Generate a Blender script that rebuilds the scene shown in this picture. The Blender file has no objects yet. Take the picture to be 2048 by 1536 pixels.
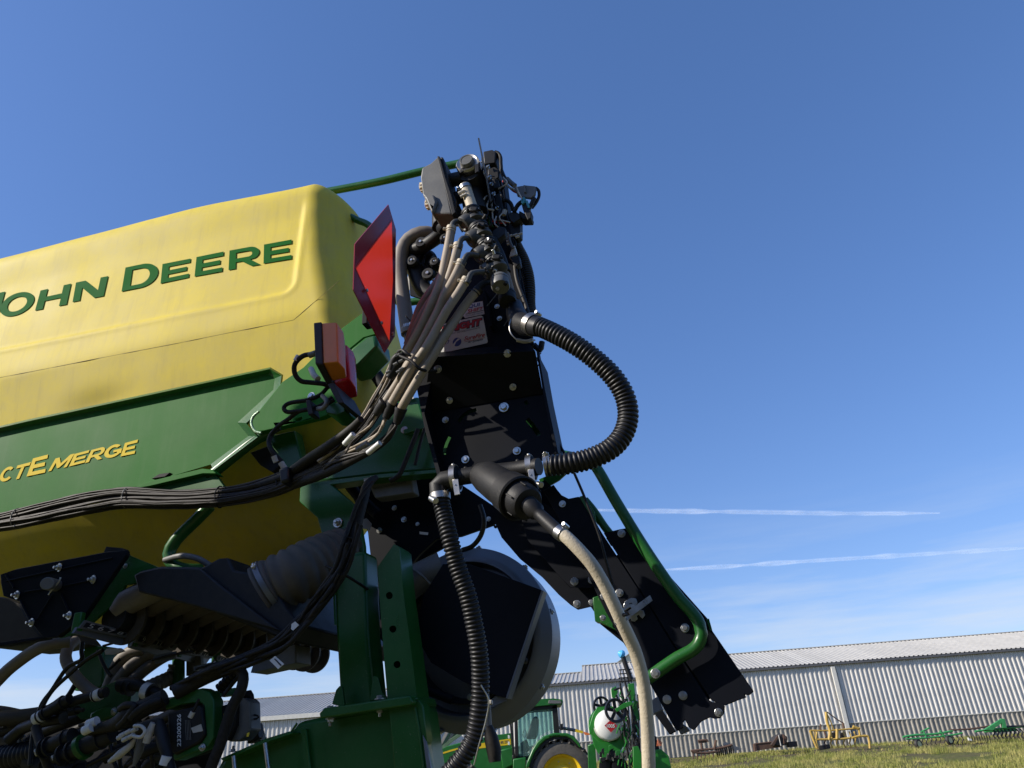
import bpy, bmesh, math, random
from mathutils import Vector, Matrix
from mathutils.geometry import tessellate_polygon
random.seed(7)
sc = bpy.context.scene
COL = sc.collection
rad = math.radians

# ------------------------------------------------------------------ camera
PITCH, ROLL, FPX, EYE = rad(26.8), rad(4.0), 1450.0, 1.5
fw = Vector((0, math.cos(PITCH), math.sin(PITCH)))
up0 = Vector((0, -math.sin(PITCH), math.cos(PITCH)))
rt0 = Vector((1, 0, 0))
camR = math.cos(ROLL)*rt0 - math.sin(ROLL)*up0
camU = math.cos(ROLL)*up0 + math.sin(ROLL)*rt0
cam = bpy.data.cameras.new('camera')
cam.sensor_width = 36.0
cam.lens = FPX/2048*36.0
cam.clip_start, cam.clip_end = 0.05, 30000
camo = bpy.data.objects.new('camera', cam)
COL.objects.link(camo)
m = Matrix((camR, camU, -fw)).transposed().to_4x4()
m.translation = Vector((0, 0, EYE))
camo.matrix_world = m
sc.camera = camo

# ------------------------------------------------------------------ sky and sun
SUN_AZ, SUN_EL = rad(-105), rad(32)       # azimuth measured from +Y towards +X
sun_dir = Vector((math.sin(SUN_AZ)*math.cos(SUN_EL), math.cos(SUN_AZ)*math.cos(SUN_EL), math.sin(SUN_EL)))
world = bpy.data.worlds.new('World')
sc.world = world
world.use_nodes = True
nt = world.node_tree
nt.nodes.clear()
wo = nt.nodes.new('ShaderNodeOutputWorld')
bg = nt.nodes.new('ShaderNodeBackground')
sky = nt.nodes.new('ShaderNodeTexSky')
sky.sky_type = 'NISHITA'
sky.sun_disc = False
sky.sun_elevation = SUN_EL
sky.sun_rotation = SUN_AZ
sky.altitude = 300
sky.air_density = 1.0
sky.dust_density = 0.45
sky.ozone_density = 4.6
bg.inputs['Strength'].default_value = 0.15
# thin cirrus near the horizon
tc = nt.nodes.new('ShaderNodeTexCoord')
mp = nt.nodes.new('ShaderNodeMapping'); mp.inputs['Scale'].default_value = (1.6, 1.6, 16)
nz = nt.nodes.new('ShaderNodeTexNoise'); nz.inputs['Scale'].default_value = 1.7; nz.inputs['Detail'].default_value = 7; nz.inputs['Roughness'].default_value = 0.6
rp_ = nt.nodes.new('ShaderNodeValToRGB'); rp_.color_ramp.elements[0].position = 0.44; rp_.color_ramp.elements[1].position = 0.72
sx = nt.nodes.new('ShaderNodeSeparateXYZ')
mr = nt.nodes.new('ShaderNodeMapRange'); mr.interpolation_type = 'SMOOTHSTEP'
mr.inputs['From Min'].default_value = 0.30; mr.inputs['From Max'].default_value = 0.03
mm = nt.nodes.new('ShaderNodeMath'); mm.operation = 'MULTIPLY'
mm2 = nt.nodes.new('ShaderNodeMath'); mm2.operation = 'MULTIPLY'; mm2.inputs[1].default_value = 0.75
mx = nt.nodes.new('ShaderNodeMixRGB'); mx.inputs['Color2'].default_value = (3.3, 3.6, 4.0, 1)
L = nt.links.new
L(tc.outputs['Generated'], mp.inputs[0]); L(mp.outputs[0], nz.inputs['Vector']); L(nz.outputs['Fac'], rp_.inputs[0])
L(tc.outputs['Generated'], sx.inputs[0]); L(sx.outputs['Z'], mr.inputs['Value'])
L(rp_.outputs[0], mm.inputs[0]); L(mr.outputs[0], mm.inputs[1]); L(mm.outputs[0], mm2.inputs[0])
hs = nt.nodes.new('ShaderNodeHueSaturation'); hs.inputs['Saturation'].default_value = 1.2
gmn = nt.nodes.new('ShaderNodeGamma'); gmn.inputs['Gamma'].default_value = 0.72
L(sky.outputs[0], gmn.inputs['Color']); tnt = nt.nodes.new('ShaderNodeMixRGB'); tnt.blend_type = 'MULTIPLY'; tnt.inputs['Fac'].default_value = 1; tnt.inputs['Color2'].default_value = (1.04, 1.02, 1.2, 1)
L(gmn.outputs[0], tnt.inputs['Color1']); L(tnt.outputs[0], hs.inputs['Color'])
L(mm2.outputs[0], mx.inputs['Fac']); L(hs.outputs[0], mx.inputs['Color1'])
L(mx.outputs[0], bg.inputs['Color']); L(bg.outputs[0], wo.inputs['Surface'])

sun = bpy.data.lights.new('sun', 'SUN')
sun.energy = 4.05
sun.angle = rad(0.5)
sun.color = (1.0, 0.93, 0.82)
suno = bpy.data.objects.new('sun', sun)
COL.objects.link(suno)
suno.rotation_euler = sun_dir.to_track_quat('Z', 'Y').to_euler()
sc.view_settings.view_transform = 'Standard'
sc.view_settings.look = 'None'
sc.view_settings.exposure = 0.54
sc.view_settings.gamma = 1.0
sc.view_settings.use_curve_mapping = False

# ------------------------------------------------------------------ frames of reference
YAW, D0 = rad(14), 2.4
RV = Vector((math.cos(YAW), -math.sin(YAW), 0))      # towards the rear of the planter
SV = Vector((-math.sin(YAW), -math.cos(YAW), 0))     # towards the photographer
def ray(x, y): return fw + (x-1024)/FPX*camR - (y-768)/FPX*camU
def M(x, y, s):
    """point of the planter's own frame (r, -s, z) on its vertical side plane s"""
    d = ray(x, y); t = -(D0-s)/d.dot(SV); P = d*t
    return Vector((P.dot(RV), -s, P.z+EYE))
def MR(x, y, r):
    """the same on a cross plane r = const"""
    d = ray(x, y); t = r/d.dot(RV); P = d*t
    return Vector((r, -(P.dot(SV)+D0), P.z+EYE))
def dep(p):
    w = RV*p.x - SV*(p.y+D0)
    return Vector((w.x, w.y, p.z-EYE)).dot(fw)
def mpx(p, n): return n*dep(p)/FPX                    # n photo pixels at p, in metres
def G(x, y, Y):
    d = ray(x, y); t = Y/d.y; P = d*t
    return Vector((P.x, Y, P.z+EYE))

# ------------------------------------------------------------------ materials
MATS = {}
def mat(name, col, rough=0.5, metal=0.0, var=0.12, vscale=6.0, dust=0.0, dustcol=(0.32, 0.27, 0.2), bump=0.0, bscale=200.0,
        coat=0.0, spec=0.5, sss=0.0, trans=0.0, alpha=1.0, rvar=0.1, emit=None, ior=None, speck=0.0, streak=0.0, streakcol=(0.2, 0.17, 0.12), objvar=0.0):
    mt = bpy.data.materials.new(name); mt.use_nodes = True
    n = mt.node_tree; b = n.nodes['Principled BSDF']; K = n.links.new
    b.inputs['Roughness'].default_value = rough; b.inputs['Metallic'].default_value = metal
    b.inputs['Specular IOR Level'].default_value = spec
    b.inputs['Coat Weight'].default_value = coat; b.inputs['Coat Roughness'].default_value = 0.12
    if sss: b.inputs['Subsurface Weight'].default_value = sss; b.inputs['Subsurface Radius'].default_value = (0.02, 0.012, 0.004)
    b.inputs['Transmission Weight'].default_value = trans; b.inputs['Alpha'].default_value = alpha
    if ior: b.inputs['IOR'].default_value = ior
    tcn = n.nodes.new('ShaderNodeTexCoord')
    nz1 = n.nodes.new('ShaderNodeTexNoise'); nz1.inputs['Scale'].default_value = vscale; nz1.inputs['Detail'].default_value = 6
    K(tcn.outputs['Object'], nz1.inputs['Vector'])
    c1 = tuple(min(1, c*(1-var)) for c in col)+(1,); c2 = tuple(min(1, c*(1+var)) for c in col)+(1,)
    r1 = n.nodes.new('ShaderNodeValToRGB'); r1.color_ramp.elements[0].position = 0.3; r1.color_ramp.elements[1].position = 0.7
    r1.color_ramp.elements[0].color = c1; r1.color_ramp.elements[1].color = c2
    K(nz1.outputs['Fac'], r1.inputs[0]); last = r1.outputs[0]
    if dust:
        nz2 = n.nodes.new('ShaderNodeTexNoise'); nz2.inputs['Scale'].default_value = vscale*2.3; nz2.inputs['Detail'].default_value = 9; nz2.inputs['Roughness'].default_value = 0.7
        K(tcn.outputs['Object'], nz2.inputs['Vector'])
        r2 = n.nodes.new('ShaderNodeMapRange'); r2.inputs['From Min'].default_value = 0.35; r2.inputs['From Max'].default_value = 0.8; r2.inputs['To Max'].default_value = dust
        K(nz2.outputs['Fac'], r2.inputs[0])
        mxx = n.nodes.new('ShaderNodeMixRGB'); mxx.inputs['Color2'].default_value = dustcol+(1,)
        K(r2.outputs[0], mxx.inputs['Fac']); K(last, mxx.inputs['Color1']); last = mxx.outputs[0]
    if speck:
        nz4 = n.nodes.new('ShaderNodeTexNoise'); nz4.inputs['Scale'].default_value = 160; nz4.inputs['Detail'].default_value = 2
        K(tcn.outputs['Object'], nz4.inputs['Vector'])
        r4 = n.nodes.new('ShaderNodeMapRange'); r4.inputs['From Min'].default_value = 0.66; r4.inputs['From Max'].default_value = 0.72; r4.inputs['To Max'].default_value = speck
        K(nz4.outputs['Fac'], r4.inputs[0])
        m4 = n.nodes.new('ShaderNodeMixRGB'); m4.inputs['Color2'].default_value = dustcol+(1,)
        K(r4.outputs[0], m4.inputs['Fac']); K(last, m4.inputs['Color1']); last = m4.outputs[0]
    if streak:
        mpn = n.nodes.new('ShaderNodeMapping'); mpn.inputs['Scale'].default_value = (9, 9, 0.8); K(tcn.outputs['Object'], mpn.inputs[0])
        nz5 = n.nodes.new('ShaderNodeTexNoise'); nz5.inputs['Scale'].default_value = 3; nz5.inputs['Detail'].default_value = 8; nz5.inputs['Roughness'].default_value = 0.7; K(mpn.outputs[0], nz5.inputs['Vector'])
        r5 = n.nodes.new('ShaderNodeMapRange'); r5.inputs['From Min'].default_value = 0.5; r5.inputs['From Max'].default_value = 0.8; r5.inputs['To Max'].default_value = streak; K(nz5.outputs['Fac'], r5.inputs[0])
        m5 = n.nodes.new('ShaderNodeMixRGB'); m5.inputs['Color2'].default_value = streakcol+(1,); K(r5.outputs[0], m5.inputs['Fac']); K(last, m5.inputs['Color1']); last = m5.outputs[0]
    if objvar:
        oi = n.nodes.new('ShaderNodeObjectInfo'); r6 = n.nodes.new('ShaderNodeMapRange'); r6.inputs['To Min'].default_value = 1-objvar; r6.inputs['To Max'].default_value = 1.0; K(oi.outputs['Random'], r6.inputs[0])
        m6 = n.nodes.new('ShaderNodeMixRGB'); m6.blend_type = 'MULTIPLY'; m6.inputs['Fac'].default_value = 1; K(last, m6.inputs['Color1']); K(r6.outputs[0], m6.inputs['Color2']); last = m6.outputs[0]
    K(last, b.inputs['Base Color'])
    if rvar:
        mrr = n.nodes.new('ShaderNodeMapRange'); mrr.inputs['To Min'].default_value = max(0.02, rough-rvar); mrr.inputs['To Max'].default_value = min(1, rough+rvar)
        K(nz1.outputs['Fac'], mrr.inputs[0]); K(mrr.outputs[0], b.inputs['Roughness'])
    if bump:
        nz3 = n.nodes.new('ShaderNodeTexNoise'); nz3.inputs['Scale'].default_value = bscale; nz3.inputs['Detail'].default_value = 3
        K(tcn.outputs['Object'], nz3.inputs['Vector'])
        bp = n.nodes.new('ShaderNodeBump'); bp.inputs['Strength'].default_value = bump; bp.inputs['Distance'].default_value = 0.002
        K(nz3.outputs['Fac'], bp.inputs['Height']); K(bp.outputs[0], b.inputs['Normal'])
    if emit: b.inputs['Emission Color'].default_value = emit+(1,); b.inputs['Emission Strength'].default_value = 1
    MATS[name] = mt
    return mt
GREEN = mat('green_paint', (0.010, 0.098, 0.014), 0.34, var=0.12, dust=0.1, spec=0.35, coat=0.12, dustcol=(0.22, 0.24, 0.16), speck=0.25)
GREEN2 = mat('green_paint_panel', (0.016, 0.14, 0.013), 0.58, streak=0.3, streakcol=(0.10, 0.20, 0.08), var=0.12, vscale=3, dust=0.2, coat=0.0, spec=0.12, dustcol=(0.10, 0.24, 0.07), bump=0.05, bscale=30, speck=0.2)
YPOLY = mat('yellow_tank_plastic', (0.70, 0.55, 0.055), 0.62, var=0.08, vscale=3.4, dust=0.5, dustcol=(0.5, 0.41, 0.17), bump=0.22, bscale=320, streak=0.35, streakcol=(0.36, 0.27, 0.08), sss=0.0, spec=0.2, speck=0.1)
SEAMM = mat('seam_shadow_brown', (0.30, 0.22, 0.06), 0.7, var=0.3, vscale=30)
DGREEN = mat('decal_green', (0.008, 0.12, 0.016), 0.7, var=0.05, spec=0.04)
DYEL = mat('decal_yellow', (0.80, 0.60, 0.055), 0.6, var=0.04, spec=0.08)
BLACK = mat('black_paint', (0.0035, 0.0045, 0.008), 0.55, var=0.25, dust=0.02, spec=0.14, coat=0.0, dustcol=(0.1, 0.09, 0.08))
BPLAS = mat('black_plastic', (0.011, 0.011, 0.012), 0.52, var=0.2, spec=0.28, dust=0.10, dustcol=(0.14, 0.125, 0.1), bump=0.15, bscale=300, vscale=14)
RUBBER = mat('black_rubber_hose', (0.008, 0.008, 0.010), 0.45, var=0.2, spec=0.4, dust=0.08, dustcol=(0.12, 0.11, 0.1), vscale=20)
BEIGE = mat('beige_rubber_hose', (0.30, 0.245, 0.185), 0.62, var=0.14, vscale=12, dust=0.35, dustcol=(0.42, 0.36, 0.27), bump=0.1, bscale=300)
GHOSE = mat('grey_brown_hose', (0.17, 0.145, 0.12), 0.6, var=0.15, vscale=10, dust=0.3, dustcol=(0.3, 0.26, 0.21))
CREAM = mat('cream_braided_hose', (0.52, 0.45, 0.33), 0.55, var=0.1, vscale=10, dust=0.3, dustcol=(0.38, 0.31, 0.22), bump=0.6, bscale=170)
ZINC = mat('zinc_plated_steel', (0.55, 0.55, 0.53), 0.3, metal=0.9, var=0.15, vscale=40, dust=0.15, dustcol=(0.3, 0.28, 0.25))
STEEL = mat('stainless_steel', (0.42, 0.40, 0.37), 0.36, metal=1.0, var=0.1, vscale=30)
GALV = mat('cast_aluminium_grey', (0.15, 0.165, 0.19), 0.42, metal=0.35, var=0.15, vscale=5, dust=0.2, dustcol=(0.16, 0.15, 0.14))
VALV = mat('dusty_valve_plastic', (0.045, 0.046, 0.045), 0.5, var=0.2, vscale=14, dust=0.35, dustcol=(0.17, 0.16, 0.13), bump=0.15, bscale=300)
GPLAS = mat('grey_plastic', (0.12, 0.12, 0.115), 0.5, var=0.12, vscale=12, dust=0.25, dustcol=(0.28, 0.26, 0.22))
DUCT = mat('brown_duct_rubber', (0.034, 0.029, 0.024), 0.6, var=0.15, vscale=8, spec=0.25, dust=0.15, dustcol=(0.14, 0.12, 0.09))
FINM = mat('worn_fin_plastic', (0.055, 0.047, 0.04), 0.6, var=0.2, vscale=10, dust=0.2, spec=0.2)
DUCT2 = mat('grey_beige_duct', (0.105, 0.092, 0.078), 0.6, var=0.15, vscale=8, dust=0.2, spec=0.2)
PORTM = mat('tan_port_plastic', (0.13, 0.10, 0.075), 0.6, var=0.15, vscale=8, dust=0.3, dustcol=(0.28, 0.24, 0.19))
WHITE = mat('white_label', (0.72, 0.72, 0.7), 0.4, var=0.06, dust=0.2, vscale=20)
DWHITE = mat('dirty_white_plastic', (0.55, 0.52, 0.46), 0.5, var=0.15, dust=0.4, vscale=25)
DARKTXT = mat('label_dark_ink', (0.03, 0.035, 0.05), 0.5, var=0.1)
BLUETXT = mat('label_blue_ink', (0.03, 0.07, 0.25), 0.5, var=0.1)
REDTXT = mat('label_red_ink', (0.5, 0.03, 0.03), 0.45, var=0.1)
SIGNRED = mat('fluorescent_red', (0.85, 0.045, 0.018), 0.35, var=0.05, vscale=3, speck=0.15, emit=None)
_n = SIGNRED.node_tree; _b = _n.nodes['Principled BSDF']; _t = _n.nodes.new('ShaderNodeBsdfTranslucent'); _t.inputs['Color'].default_value = (0.8, 0.045, 0.02, 1)
_m = _n.nodes.new('ShaderNodeMixShader'); _m.inputs[0].default_value = 0.28
_n.links.new(_b.outputs[0], _m.inputs[1]); _n.links.new(_t.outputs[0], _m.inputs[2]); _n.links.new(_m.outputs[0], _n.nodes['Material Output'].inputs['Surface'])
SIGNDARK = mat('dark_red_border', (0.26, 0.008, 0.02), 0.3, var=0.15, vscale=5, coat=0.15, spec=0.3, dust=0.12, dustcol=(0.3, 0.15, 0.12))
AMBER = mat('amber_lens', (0.50, 0.165, 0.010), 0.3, var=0.12, sss=0.1, coat=0.2, bump=0.5, bscale=400)
REDLENS = mat('red_lens', (0.42, 0.008, 0.02), 0.25, var=0.1, sss=0.3, coat=0.4, bump=0.2, bscale=400)
PEARL = mat('clear_plastic_cap', (0.75, 0.66, 0.5), 0.3, var=0.15, vscale=60, coat=0.5, sss=0.3)
BLUEC = mat('blue_plastic', (0.08, 0.42, 0.75), 0.4, var=0.05)
TEAL = mat('teal_plastic', (0.05, 0.3, 0.36), 0.4, var=0.1)
LOOM = mat('split_loom', (0.011, 0.0105, 0.010), 0.6, var=0.25, vscale=40, spec=0.25, dust=0.16, dustcol=(0.16, 0.135, 0.11))
WIRE = mat('thin_cable_dusty', (0.026, 0.023, 0.021), 0.55, var=0.25, vscale=30, spec=0.3, dust=0.2, dustcol=(0.15, 0.12, 0.1))
WELD = mat('weld_bead', (0.35, 0.5, 0.33), 0.35, metal=0.2, var=0.3, vscale=90, bump=0.8, bscale=150)

# ------------------------------------------------------------------ object helpers
def tag(o, label, cat, group=None):
    o['label'] = label; o['category'] = cat
    if group: o['group'] = group
    return o
def thing(name, label, cat, loc=(0, 0, 0), rz=0.0, group=None):
    o = bpy.data.objects.new(name, None); o.empty_display_size = 0.2
    COL.objects.link(o); o.location = loc; o.rotation_euler = (0, 0, rz)
    return tag(o, label, cat, group)
def mkobj(name, me, parent=None, mat_=None, smooth=False):
    if mat_ is not None:
        for k in (mat_ if isinstance(mat_, (list, tuple)) else [mat_]): me.materials.append(k)
    if smooth: me.polygons.foreach_set('use_smooth', [True]*len(me.polygons))
    o = bpy.data.objects.new(name, me); COL.objects.link(o)
    if parent is not None: o.parent = parent
    return o
def mesh(name, v, f): me = bpy.data.meshes.new(name); me.from_pydata([tuple(p) for p in v], [], f); me.update(); return me
def sharp(me, ang=35):
    me.set_sharp_from_angle(angle=rad(ang))
def fixn(me):
    b = bmesh.new(); b.from_mesh(me); bmesh.ops.recalc_face_normals(b, faces=b.faces); b.to_mesh(me); b.free()
def bev(o, w=0.003, seg=2, ang=40):
    md = o.modifiers.new('bevel', 'BEVEL'); md.width = w; md.segments = seg; md.limit_method = 'ANGLE'; md.angle_limit = rad(ang)
    o.data.polygons.foreach_set('use_smooth', [True]*len(o.data.polygons)); o.data.set_sharp_from_angle(angle=rad(50))
    return o
def prism_mesh(name, loop, vec, holes=()):
    loops = [loop]+list(holes)
    v = [p for l in loops for p in l]; n = len(v)
    tri = tessellate_polygon([[Vector(p) for p in l] for l in loops])
    V = [Vector(p) for p in v]+[Vector(p)+vec for p in v]
    F = [tuple(t) for t in tri]+[tuple(i+n for i in reversed(t)) for t in tri]
    k = 0
    for l in loops:
        for i in range(len(l)):
            a, b2 = k+i, k+(i+1) % len(l); F.append((a, b2, b2+n, a+n))
        k += len(l)
    me = mesh(name, V, F); fixn(me)
    return me
def plate(name, px, s, th, mt, parent, bevel=0.002, holes=(), off=None):
    """plate cut to an outline on side plane s, th thick away from the photographer"""
    loop = [M(x, y, s) for x, y in px]
    hl = [[M(x, y, s) for x, y in h] for h in holes]
    me = prism_mesh(name, loop, Vector((0, th, 0)), hl)
    o = mkobj(name, me, parent, mt)
    if bevel:
        bev(o, min(bevel, th*0.4))
    return o
def crplate(name, px, r, th, mt, parent, bevel=0.002):
    loop = [MR(x, y, r) for x, y in px]
    o = mkobj(name, prism_mesh(name, loop, Vector((-th, 0, 0))), parent, mt)
    if bevel: bev(o, min(bevel, th*0.4))
    return o
def hexa(name, c8, mt, parent, bevel=0.003):
    F = [(0, 1, 2, 3), (7, 6, 5, 4), (0, 4, 5, 1), (1, 5, 6, 2), (2, 6, 7, 3), (3, 7, 4, 0)]
    me = mesh(name, c8, F); fixn(me); o = mkobj(name, me, parent, mt)
    if bevel: bev(o, bevel)
    return o
def box(name, c, size, mt, parent, rot=None, bevel=0.003):
    sx_, sy_, sz_ = [d/2 for d in size]
    vs = [Vector((a*sx_, b_*sy_, c_*sz_)) for c_ in (-1, 1) for a, b_ in ((-1, -1), (1, -1), (1, 1), (-1, 1))]
    if rot is not None: vs = [rot @ p for p in vs]
    return hexa(name, [Vector(c)+p for p in vs], mt, parent, bevel)
def catmull(pts, step):
    P = [Vector(p) for p in pts]
    if len(P) == 2:
        n = max(1, int((P[1]-P[0]).length/step)); return [P[0].lerp(P[1], i/n) for i in range(n+1)]
    out = []
    Q = [2*P[0]-P[1]]+P+[2*P[-1]-P[-2]]
    for i in range(1, len(Q)-2):
        p0, p1, p2, p3 = Q[i-1:i+3]
        n = max(1, int((p2-p1).length/step))
        for k in range(n):
            t = k/n
            out.append(0.5*((2*p1)+(-p0+p2)*t+(2*p0-5*p1+4*p2-p3)*t*t+(-p0+3*p1-3*p2+p3)*t**3))
    out.append(P[-1]); return out
def resample(pts, step):
    out = [pts[0].copy()]; acc = 0.0
    for a, b2 in zip(pts, pts[1:]):
        d = (b2-a).length
        if d < 1e-9: continue
        t = step-acc
        while t <= d:
            out.append(a.lerp(b2, t/d)); t += step
        acc = d-(t-step)
    return out
def frames(P):
    T = []
    for i in range(len(P)):
        a = P[max(0, i-1)]; b2 = P[min(len(P)-1, i+1)]
        T.append((b2-a).normalized())
    n = T[0].orthogonal().normalized(); N = []
    for i, t in enumerate(T):
        n = (n-t*n.dot(t)).normalized(); N.append(n.copy())
    return T, N
def tube_vf(P, R, seg=10, cap=True, off=0):
    T, N = frames(P); V = []; F = []
    for i, p in enumerate(P):
        bN = T[i].cross(N[i]); r_ = R[i] if isinstance(R, (list, tuple)) else R
        for k in range(seg):
            a = 2*math.pi*k/seg; V.append(p+N[i]*(math.cos(a)*r_)+bN*(math.sin(a)*r_))
    for i in range(len(P)-1):
        for k in range(seg):
            a, b2 = i*seg+k, i*seg+(k+1) % seg
            F.append((off+a, off+b2, off+b2+seg, off+a+seg))
    if cap:
        F.append(tuple(off+k for k in reversed(range(seg)))); F.append(tuple(off+(len(P)-1)*seg+k for k in range(seg)))
    return V, F
def tube(name, pts, r, mt, parent, seg=12, step=None, corr=None, smooth=True):
    step = step or max(0.006, (r if not isinstance(r, (list, tuple)) else max(r))*0.8)
    P = catmull(pts, step)
    if corr:
        pitch, dp = corr
        P = resample(catmull(pts, 0.004), pitch/6)
        prof = [1, 1, 0.97, 1-dp, 1-dp, 0.97]
        R = [r*prof[i % 6] for i in range(len(P))]
    elif isinstance(r, (list, tuple)):
        # radii given per control point: interpolate by arclength
        cl = [0]
        for a, b2 in zip(pts, pts[1:]): cl.append(cl[-1]+(Vector(b2)-Vector(a)).length)
        R = []; acc = 0
        tot = sum((b2-a).length for a, b2 in zip(P, P[1:]))
        for i, p in enumerate(P):
            if i: acc += (p-P[i-1]).length
            u = acc/tot*cl[-1]; j = 0
            while j < len(cl)-2 and cl[j+1] < u: j += 1
            k = (u-cl[j])/max(1e-9, cl[j+1]-cl[j]); R.append(r[j]*(1-k)+r[j+1]*min(1, k))
    else: R = r
    V, F = tube_vf(P, R, seg)
    me = mesh(name, V, F); o = mkobj(name, me, parent, mt, smooth)
    if smooth: sharp(me, 50)
    return o
def ptube(name, px, rpx, mt, parent, **k):
    pts = [M(*p) for p in px]
    r = mpx(pts[len(pts)//2], rpx) if not isinstance(rpx, (list, tuple)) else [mpx(a, b2) for a, b2 in zip(pts, rpx)]
    return tube(name, pts, r, mt, parent, **k)
def bundle(name, paths, mt, parent, seg=6, step=0.02):
    V = []; F = []
    for pts, r in paths:
        v, f = tube_vf(catmull(pts, step), r, seg, True, len(V)); V += v; F += f
    me = mesh(name, V, F); return mkobj(name, me, parent, mt, True)
def lathe(name, c, ax, prof, mt, parent, seg=32, smooth=True, closed_ends=True):
    """prof: list of (distance along axis, radius)"""
    ax = Vector(ax).normalized(); u = ax.orthogonal().normalized(); w = ax.cross(u); c = Vector(c)
    V = []; F = []
    for d, r_ in prof:
        for k in range(seg):
            a = 2*math.pi*k/seg; V.append(c+ax*d+u*(math.cos(a)*r_)+w*(math.sin(a)*r_))
    for i in range(len(prof)-1):
        for k in range(seg):
            a, b2 = i*seg+k, i*seg+(k+1) % seg; F.append((a, b2, b2+seg, a+seg))
    if closed_ends:
        F.append(tuple(reversed(range(seg)))); F.append(tuple((len(prof)-1)*seg+k for k in range(seg)))
    me = mesh(name, V, F); fixn(me); o = mkobj(name, me, parent, mt, smooth)
    if smooth: sharp(me, 32)
    return o
def cyl(name, a, b2, r, mt, parent, r2=None, seg=20, ch=0.12):
    a = Vector(a); b2 = Vector(b2); h = (b2-a).length; r2 = r if r2 is None else r2; c = min(r, r2)*ch
    return lathe(name, a, b2-a, [(0, r-c), (c, r), (h-c, r2), (h, r2-c)], mt, parent, seg)
# bolts share a few meshes
BM = {}
def bolt_mesh(kind):
    if kind in BM: return BM[kind]
    V = []; F = []
    def ring(z, r_, n, rot=0): 
        k = len(V)
        for i in range(n): a = 2*math.pi*i/n+rot; V.append((r_*math.cos(a), r_*math.sin(a), z))
        return k
    def skin(a, b2, n):
        for i in range(n): F.append((a+i, a+(i+1) % n, b2+(i+1) % n, b2+i))
    if kind != 'hex':
        a = ring(0, 1.0, 20); b2 = ring(0.16, 1.0, 20); c = ring(0.2, 0.94, 20); skin(a, b2, 20); skin(b2, c, 20); F.append(tuple(range(c, c+20)))
    z0 = 0.2 if kind != 'hex' else 0
    a = ring(z0, 0.66, 6); b2 = ring(z0+0.42, 0.66, 6); c = ring(z0+0.5, 0.56, 6); skin(a, b2, 6); skin(b2, c, 6)
    F.append(tuple(range(c, c+6)))
    if kind == 'nut':
        a = ring(z0+0.5, 0.34, 12); b2 = ring(z0+1.15, 0.34, 12); c = ring(z0+1.22, 0.27, 12); skin(a, b2, 12); skin(b2, c, 12); F.append(tuple(range(c, c+12)))
    me = mesh('bolt', V, F); fixn(me); me.materials.append(ZINC); BM[kind] = me
    return me
def bolt(p, n, r, parent, kind='bolt', name='bolt'):
    o = bpy.data.objects.new(name, bolt_mesh(kind)); COL.objects.link(o); o.parent = parent
    q = Vector(n).normalized().to_track_quat('Z', 'Y').to_matrix().to_4x4()
    q = q @ Matrix.Rotation(random.uniform(0, 1), 4, 'Z')
    q = Matrix.Translation(p) @ q @ Matrix.Diagonal((r, r, r, 1))
    o.matrix_local = q
    return o
SN = Vector((0, -1, 0))     # local direction of +s
def pbolt(x, y, s, rpx, parent, kind='bolt', n=SN):
    p = M(x, y, s); return bolt(p, n, mpx(p, rpx), parent, kind)
def band(name, c, ax, r, w, mt, parent, th=0.0015, screw=None):
    ax = Vector(ax).normalized(); c = Vector(c)
    o = lathe(name, c-ax*w/2, ax, [(0, r), (0, r+th), (w, r+th), (w, r)], mt, parent, 28)
    if screw is not None:
        d = Vector(screw).normalized(); d = (d-ax*d.dot(ax)).normalized(); e = ax.cross(d)
        cyl('screw', c+d*(r+0.005)-e*0.011, c+d*(r+0.005)+e*0.013, 0.0052, ZINC, o, seg=10)
        box('screw_housing', c+d*(r+0.003), (0.012, 0.008, w*0.9), ZINC, o, rot=Matrix((e, d, ax)).transposed(), bevel=0.001)
    return o
def smoothstep(a, b2, x):
    t = max(0.0, min(1.0, (x-a)/(b2-a))); return t*t*(3-2*t)
def lerp_tab(tab, x):
    if x <= tab[0][0]: return tab[0][1]
    for (a, u), (b2, v) in zip(tab, tab[1:]):
        if x <= b2:
            t = (x-a)/(b2-a); return u*(1-t)+v*t
    return tab[-1][1]

# ====================================================================== THE PLANTER
org = -SV*D0
PL = thing('planter', 'large green and yellow planter with a black hose tower at its rear', 'planter', (org.x, org.y, 0), -YAW)

# ---------------------------------------------------------------- seed tank
from mathutils import noise
def t_inset(z): 
    return 0.15-math.sqrt(max(0, 0.15**2-max(0, z-4.04)**2)) if z > 4.04 else 0.0
BASE = [(2.15, -0.62), (2.25, -0.5), (2.35, -0.36), (2.48, -0.22), (2.62, -0.12), (2.78, -0.06), (2.92, -0.02), (3.27, 0.03), (3.31, 0.03), (4.04, -0.01), (4.2, -0.015)]
REAR = [(2.15, -1.75), (2.4, -1.52), (2.6, -1.36), (2.8, -1.26), (3.0, -1.24), (3.3, -1.30), (3.6, -1.37), (3.9, -1.405), (4.1, -1.415), (4.2, -1.43)]
def smooth_tab(tab, z, w=0.03):
    return sum(lerp_tab(tab, z+d*w) for d in (-1, -0.5, 0, 0.5, 1))/5
def recess(r, z):
    zl = 3.392+(-1.555-r)*0.033
    dx, dz = r-(-1.565-0.07), (zl+0.07)-z
    d = math.hypot(max(dx, 0), max(dz, 0))+min(max(dx, dz), 0)-0.07     # < 0 inside
    k = 1-smoothstep(-0.022, 0.0, d)
    lip = math.exp(-((d-0.006)/0.012)**2)*0.003
    return -0.011*k*(1-smoothstep(3.86, 4.04, z))+lip*(1-smoothstep(3.9, 4.0, z))
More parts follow.
